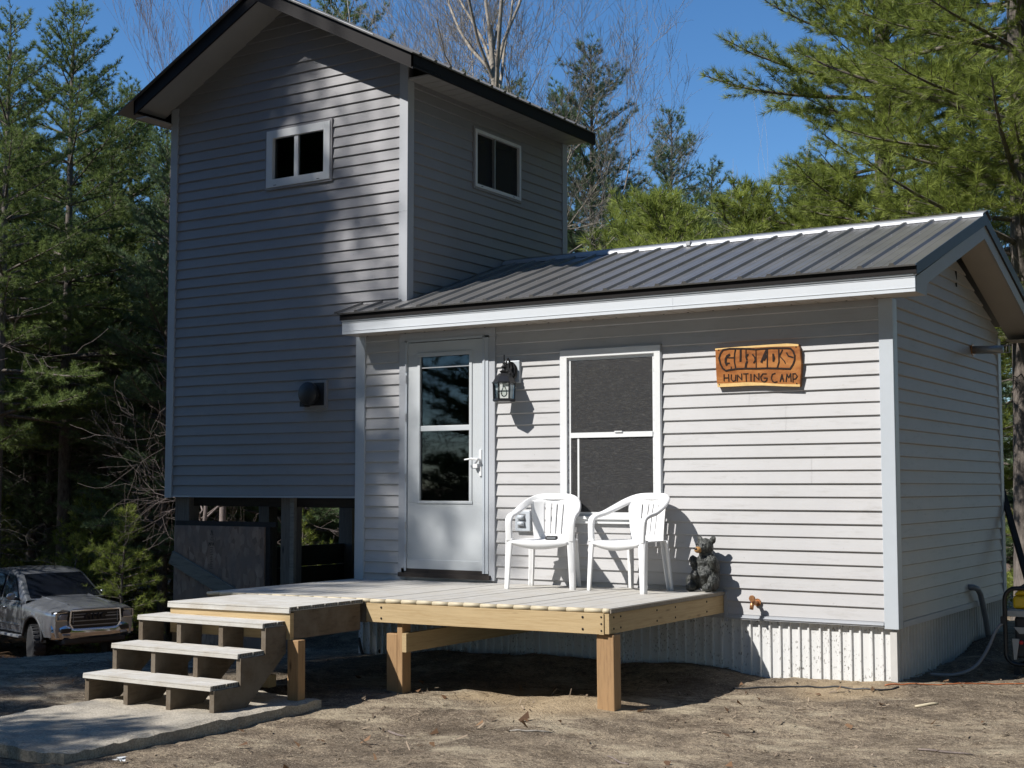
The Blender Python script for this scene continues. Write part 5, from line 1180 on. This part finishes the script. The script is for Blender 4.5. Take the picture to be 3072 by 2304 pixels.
for s in (-1, 1):
    def sp2(x, z): return (x, s * (.955 - .20 * max((z - 1.26) / .66, 0) + .016), z)
    for nm, q in (('side_window', [(-1.80, 1.25), (-2.02, 1.48), (-2.32, 1.745), (-2.70, 1.765), (-2.66, 1.25)]), ('side_window', [(-2.80, 1.25), (-2.84, 1.765), (-3.45, 1.755), (-3.62, 1.25)])):
        b = MB(); b.prism([sp2(x, z) for x, z in q], (0, -s * .008, 0)); b.build(nm, M['autoglass'], tk, True)
    # mirror
    b = MB(); b.smooth = True; b.tube([(-1.86, s * .93, 1.24), (-1.84, s * 1.06, 1.25)], .03, 8); mr = b.build('mirror', M['blackp'], tk, True)
    bm = bmesh.new(); ell(bm, (-1.82, s * 1.13, 1.31), (.06, .115, .085)); me = bpy.data.meshes.new('shell'); bm.to_mesh(me); bm.free(); me.materials.append(M['paint']); me.polygons.foreach_set('use_smooth', [True] * len(me.polygons)); link(me, 'shell', mr)
    # headlamp
    b = MB(); b.prism([(-.10, s * .93, .86), (-.01, s * .62, .86), (.012, s * .60, 1.06), (-.01, s * .86, 1.075), (-.12, s * .955, 1.06)], (.028, 0, 0)); hl = b.build('headlight', M['blackp'], tk, True, .012)
    b = MB(); b.prism([(.02, s * .86, .885), (.03, s * .66, .885), (.045, s * .65, 1.0), (.03, s * .80, 1.01)], (.012, 0, 0)); b.build('lens', M['lens'], hl, True, .01)
    b = MB(); b.beam((.02, s * .905, .88), (.02, s * .905, 1.04), .02, .02, (1, 0, 0)); b.beam((.028, s * .905, 1.035), (.042, s * .66, 1.045), .012, .015); b.beam((.025, s * .90, .875), (.04, s * .66, .872), .012, .015); b.build('light_strip', M['chrome'], hl, True)
    # bumper corner details
    b = MB(); b.box(.04, .062, min(s * .55, s * .80), max(s * .55, s * .80), .60, .70); fg = b.build('fog_light', M['black'], tk, True, .02)
    b = MB(); b.box(.05, .072, min(s * .58, s * .76), max(s * .58, s * .76), .535, .585); b.build('tow_hook', M['lens'], fg, True, .015)
    # arches, door seams, handles, board
    for ax in (AX1, AX2):
        b = MB(); b.smooth = True; P = [(ax + AR * math.cos(R(a_)), s * .985, .42 + AR * math.sin(R(a_))) for a_ in range(-4, 185, 9)]
        b.tube(P, .032, 6); b.build('arch_trim', M['blackp'], tk, True)
        st_ = R(-14) if ax == AX1 else 0
        b = MB(); b.smooth = True
        b.lathe((0, 0, 0), [(.27, -.13), (.36, -.135), (.395, -.11), (.405, -.05), (.405, .05), (.395, .11), (.36, .135), (.27, .13)], 30, 'y')
        b.smooth = False
        for k in range(26):
            t = 2 * math.pi * k / 26; c_, s_ = math.cos(t), math.sin(t)
            for side in (-1, 1): b.beam((.40 * c_, side * .02, .40 * s_), (.402 * c_, side * .125, .402 * s_), .05, .03, (c_, 0, s_))
        wo_ = b.build('wheel', M['rubber'], tk, True); wo_.location = (ax, s * .89, .45); wo_.rotation_euler = (0, 0, st_); wo_.scale = (1.11, 1.05, 1.11)
        b = MB(); b.lathe((0, s * .10, 0), [(.02, s * .02), (.08, s * .02), (.12, -s * .02), (.25, .0), (.275, s * .025), (.27, -s * .1)], 20, 'y')
        for k in range(6): t = math.pi * k / 3; b.beam((.06 * math.cos(t), s * .105, .06 * math.sin(t)), (.26 * math.cos(t), s * .105, .26 * math.sin(t)), .06, .03, (0, 1, 0))
        b.build('rim', M['steelg'], wo_, True)
    b = MB(); b.box(-4.0, -1.55, min(s * .93, s * 1.06), max(s * .93, s * 1.06), .40, .46); b.build('running_board', M['steelg'], tk, True, .015)
    b = MB(); b.smooth = True; b.tube([(-2.38, s * .995, 1.035), (-2.42, s * 1.035, 1.04), (-2.58, s * 1.035, 1.04), (-2.62, s * .995, 1.035)], .016, 6); b.build('door_handle', M['paint'], tk, True)
    b = MB()
    for x in (-1.56, -2.74, -3.70): b.box(x, x + .010, min(s * .99, s * 1.004), max(s * .99, s * 1.004), .52, 1.16)
    b.box(-3.7, -1.56, min(s * .99, s * 1.0045), max(s * .99, s * 1.0045), .515, .522); b.build('door_seam', M['dark'], tk, True)
    b = MB(); b.box(-3.6, -1.65, min(s * .99, s * 1.012), max(s * .99, s * 1.012), .665, .70); b.build('door_moulding', M['paint'], tk, True, .006)
    b = MB()
    for k in range(7): b.box(-1.53 + k * .035 + .0, -1.508 + k * .035, min(s * .99, s * 1.006), max(s * .99, s * 1.006), .815, .838)
    b.build('fender_badge', M['chrome'], tk, True)
# grille
b = MB(); b.box(-.02, .030, -.585, .585, .64, 1.075); gr = b.build('grille', M['black'], tk, True, .02)
b = MB()
fr = [(-.60, .80), (-.575, 1.075), (.575, 1.075), (.60, .80), (.50, .645), (-.50, .645), (-.60, .80)]
for (ya, za_), (yb, zb_) in zip(fr[:-1], fr[1:]): b.beam((.036, ya, za_), (.036, yb, zb_), .04, .034, (1, 0, 0))
b.build('surround', M['chrome'], gr, True, .006)
b = MB()
for z in (.75, .845, .99): b.beam((.040, -.55, z), (.040, .55, z), .012, .020 if z < .9 else .014)
for y in (-.52, .52): b.beam((.043, y, .80), (.043, y, 1.03), .012, .02, (1, 0, 0))
for ya, yb in ((-.55, -.24), (.24, .55)): b.beam((.040, ya, .93), (.040, yb, .93), .012, .024)
b.build('bar', M['steelg'], gr, True)
cu = bpy.data.curves.new('letters', 'FONT'); cu.body = 'GMC'; cu.size = .205; cu.extrude = .012; cu.align_x = 'CENTER'; cu.space_character = 1.12; cu.bevel_depth = .0; cu.offset = .0
to = bpy.data.objects.new('letters', cu); C.objects.link(to)
lm = bpy.data.meshes.new_from_object(to.evaluated_get(bpy.context.evaluated_depsgraph_get())); bpy.data.objects.remove(to)
lm.materials.clear(); lm.materials.append(M['rubber']); lt = link(lm, 'badge_letters', gr); lt.matrix_local = Matrix(((0, 0, 1, .050), (1.15, 0, 0, 0), (0, 1, 0, .865), (0, 0, 0, 1)))
# bumper
b = MB(); vs = []
for y in np.linspace(-1, 1, 17):
    xo = .085 - .15 * abs(y) ** 3.2; yy = y * .965; dz = .05 if abs(y) > .62 else 0
    vs += [(xo - .05, yy, .46), (xo + .0, yy, .47), (xo + .01, yy, .60), (xo, yy, .665 + dz), (xo - .04, yy, .69 + dz * 1.5)]
b.smooth = True; b.add(vs, [(i * 5 + j, i * 5 + j + 1, (i + 1) * 5 + j + 1, (i + 1) * 5 + j) for i in range(16) for j in range(4)]); b.build('bumper', M['chrome'], tk, True)
b = MB(); b.box(-.1, .06, -.72, .72, .36, .475); b.build('air_dam', M['blackp'], tk, True, .02)
b = MB(); b.prism([(-.03, -.26, 1.108), (-.03, .26, 1.108), (-.11, .20, 1.145), (-.11, -.20, 1.145)], (0, 0, .012)); b.build('hood_scoop', M['black'], tk, True)
b = MB()
for s in (-1, 1): b.beam((-.25, s * .50, 1.195), (-1.5, s * .56, 1.308), .03, .012)
b.build('hood_crease', M['paint'], tk, True)
b = MB(); b.tube([(-1.52, .55, 1.285), (-1.50, .1, 1.318), (-1.49, -.35, 1.318)], .009, 5); b.build('wiper', M['blackp'], tk, True)
for ch in tk.children:
    if not ch.name.startswith('wheel'): ch.location.z += .17
# ------------------------------------------------------------------ litter and odds and ends
rg = np.random.default_rng(77)
def scatter(name, n, xr, yr, lr, wr, mat, label, cat, dens=None, flat=.25, curl=0):
    x = rg.uniform(*xr, n); y = rg.uniform(*yr, n)
    keep = rg.random(n) < (np.clip(.35 + 1.6 * fbm(x * .9, y * .9, 3, 21), .05, 1) if dens is None else dens(x, y)); x, y = x[keep], y[keep]; n = len(x)
    z = gh(x, y) + rg.uniform(.001, .008, n); az = rg.uniform(0, 6.28, n); L = rg.uniform(*lr, n) / 2; W = rg.uniform(*wr, n) / 2; ti = rg.normal(0, flat, n); t2 = rg.normal(0, flat, n)
    d = np.stack([np.cos(az), np.sin(az), ti], 1) * L[:, None]; p = np.stack([-np.sin(az), np.cos(az), t2], 1) * W[:, None]; c = np.stack([x, y, z + np.abs(ti) * L], 1)
    v = np.stack([c - d - p * .5, c + d - p * .4, c + d * .8 + p, c - d * .9 + p], 1).reshape(-1, 3)
    if curl: v[2::4, 2] += rg.uniform(0, curl, n); v[0::4, 2] += rg.uniform(0, curl, n)
    me = npmesh(name, v, [np.arange(4 * n).reshape(-1, 4)], [mat], tint=rg.beta(1.2, 1.8, n))
    return tag(link(me, name), label, cat, kind='stuff')
off_slab = lambda x, y: np.where((x > -4.65) & (x < -3.2) & (y > -4.86) & (y < -2.54), .0, np.clip(.4 + 1.6 * fbm(x * .9, y * .9, 3, 21), .08, 1))
scatter('wood_chips', 9000, (-9, 3.5), (-6.2, 2.5), (.012, .05), (.005, .016), M['litter'], 'pale chips and bark bits strewn over the bare yard', 'litter', off_slab)
scatter('dry_needles', 15000, (-9, 3.5), (-6.2, 2.5), (.03, .07), (.0016, .003), M['litter'], 'dry pine needles strewn over the bare yard', 'litter', off_slab, .15)
scatter('yard_leaves', 320, (-7, 3.5), (-5.5, 1.0), (.03, .075), (.018, .04), M['brown'], 'dry brown leaf scraps lying on the bare yard', 'litter', off_slab, .4, .02)
scatter('bark_bits', 1500, (-8, 3.5), (-5.8, 1.5), (.03, .09), (.008, .02), M['litter'], 'bark flakes and splinters lying on the bare yard', 'litter', off_slab, .3)
scatter('dead_leaves', 9000, (-33, -9), (2, 24), (.05, .12), (.04, .08), M['brown'], 'brown dead leaves on the ground towards the woods', 'litter', lambda x, y: np.clip(.5 + 2 * fbm(x * .4, y * .4, 3, 8), 0, 1) * sst(4, 12, -x * .8 + y * .6 - 4), .35, .03)
scatter('leaf_cover', 9000, (-16, 8), (6, 34), (.06, .13), (.04, .09), M['brown'], 'brown dead leaves under the trees behind the cabin', 'litter', None, .35, .03)
def stick(x, y, az, L, r, label, mat=M['barkg'], bend=.1, name='stick'):
    b = MB(); b.smooth = True; P = []
    for k in range(6):
        t = k / 5 - .5; xx = x + math.cos(az) * L * t - math.sin(az) * bend * L * t * t; yy = y + math.sin(az) * L * t + math.cos(az) * bend * L * t * t; P.append((xx, yy, G(xx, yy) + r * .9))
    b.tube(P, [r * .7, r, r, r * .9, r * .8, r * .4], 6); return tag(b.build(name, mat), label, 'stick')
stick(.42, -.75, .6, .16, .011, 'pale splinter of wood lying on the dirt right of the deck', M['nose'])
stick(-1.45, -2.75, .3, .28, .006, 'thin twig on the sunny dirt near the right deck post')
stick(-.6, -3.2, 2.4, .35, .006, 'long thin twig on the dirt at the front of the yard', M['barkt'])
stick(-2.3, -3.0, -.4, .22, .008, 'short twig on the dirt in front of the middle deck post', M['barkt'])
stick(.9, -2.1, .2, .3, .007, 'twig on the dirt at the right of the yard', M['barkt'])
stick(-5.6, -1.6, -.2, .5, .012, 'grey stick lying on the dark dirt left of the steps')
b = MB(); cx, cy = -3.0, -4.62
for k in range(5): b.add([(cx + rs.uniform(-.05, .05), cy + rs.uniform(-.04, .04), G(cx, cy) + rs.uniform(.0, .035)) for _ in range(4)], [(0, 1, 2, 3)])
tag(b.build('paper_scrap', M['wframe']), 'crumpled whitish scrap on the dirt beside the slab', 'scrap')
# things stored in the gloom under the tower and the steps
for i, (x, y, sx_, sy_, sz_, m, l) in enumerate(((-5.35, 1.2, .5, .35, .55, 'darkw', 'dark wooden crate in the gloom under the tower beside the cabin'), (-6.5, 1.9, .7, .4, .4, 'blackp', 'black storage tote in the gloom under the tower'))):
    t = empty('crate' if i == 0 else 'storage_tote', (x, y, G(x, y)), R(10 + 20 * i), l, 'crate' if i == 0 else 'tote')
    b = MB(); b.box(-sx_ / 2, sx_ / 2, -sy_ / 2, sy_ / 2, -.05, sz_); b.build('body', M[m], t, True, .02)
    b = MB(); b.box(-sx_ / 2 - .02, sx_ / 2 + .02, -sy_ / 2 - .02, sy_ / 2 + .02, sz_ + .001, sz_ + .05); b.build('lid', M[m], t, True, .015)
for x, y, rz, l, m in ((-4.05, -2.35, .1, 'short offcut of pale lumber under the top step', 'pineX'), (-4.25, -2.2, -.3, 'grey block of lumber under the landing', 'greyw')):
    t = bpy.data.objects
    b = MB(); b.box(-.11, .11, -.045, .045, 0, .09); o = b.build('lumber_block', M[m], None, True, .004); o.location = (x, y, max(G(x, y), -.47)); o.rotation_euler = (0, 0, rz); tag(o, l, 'lumber')
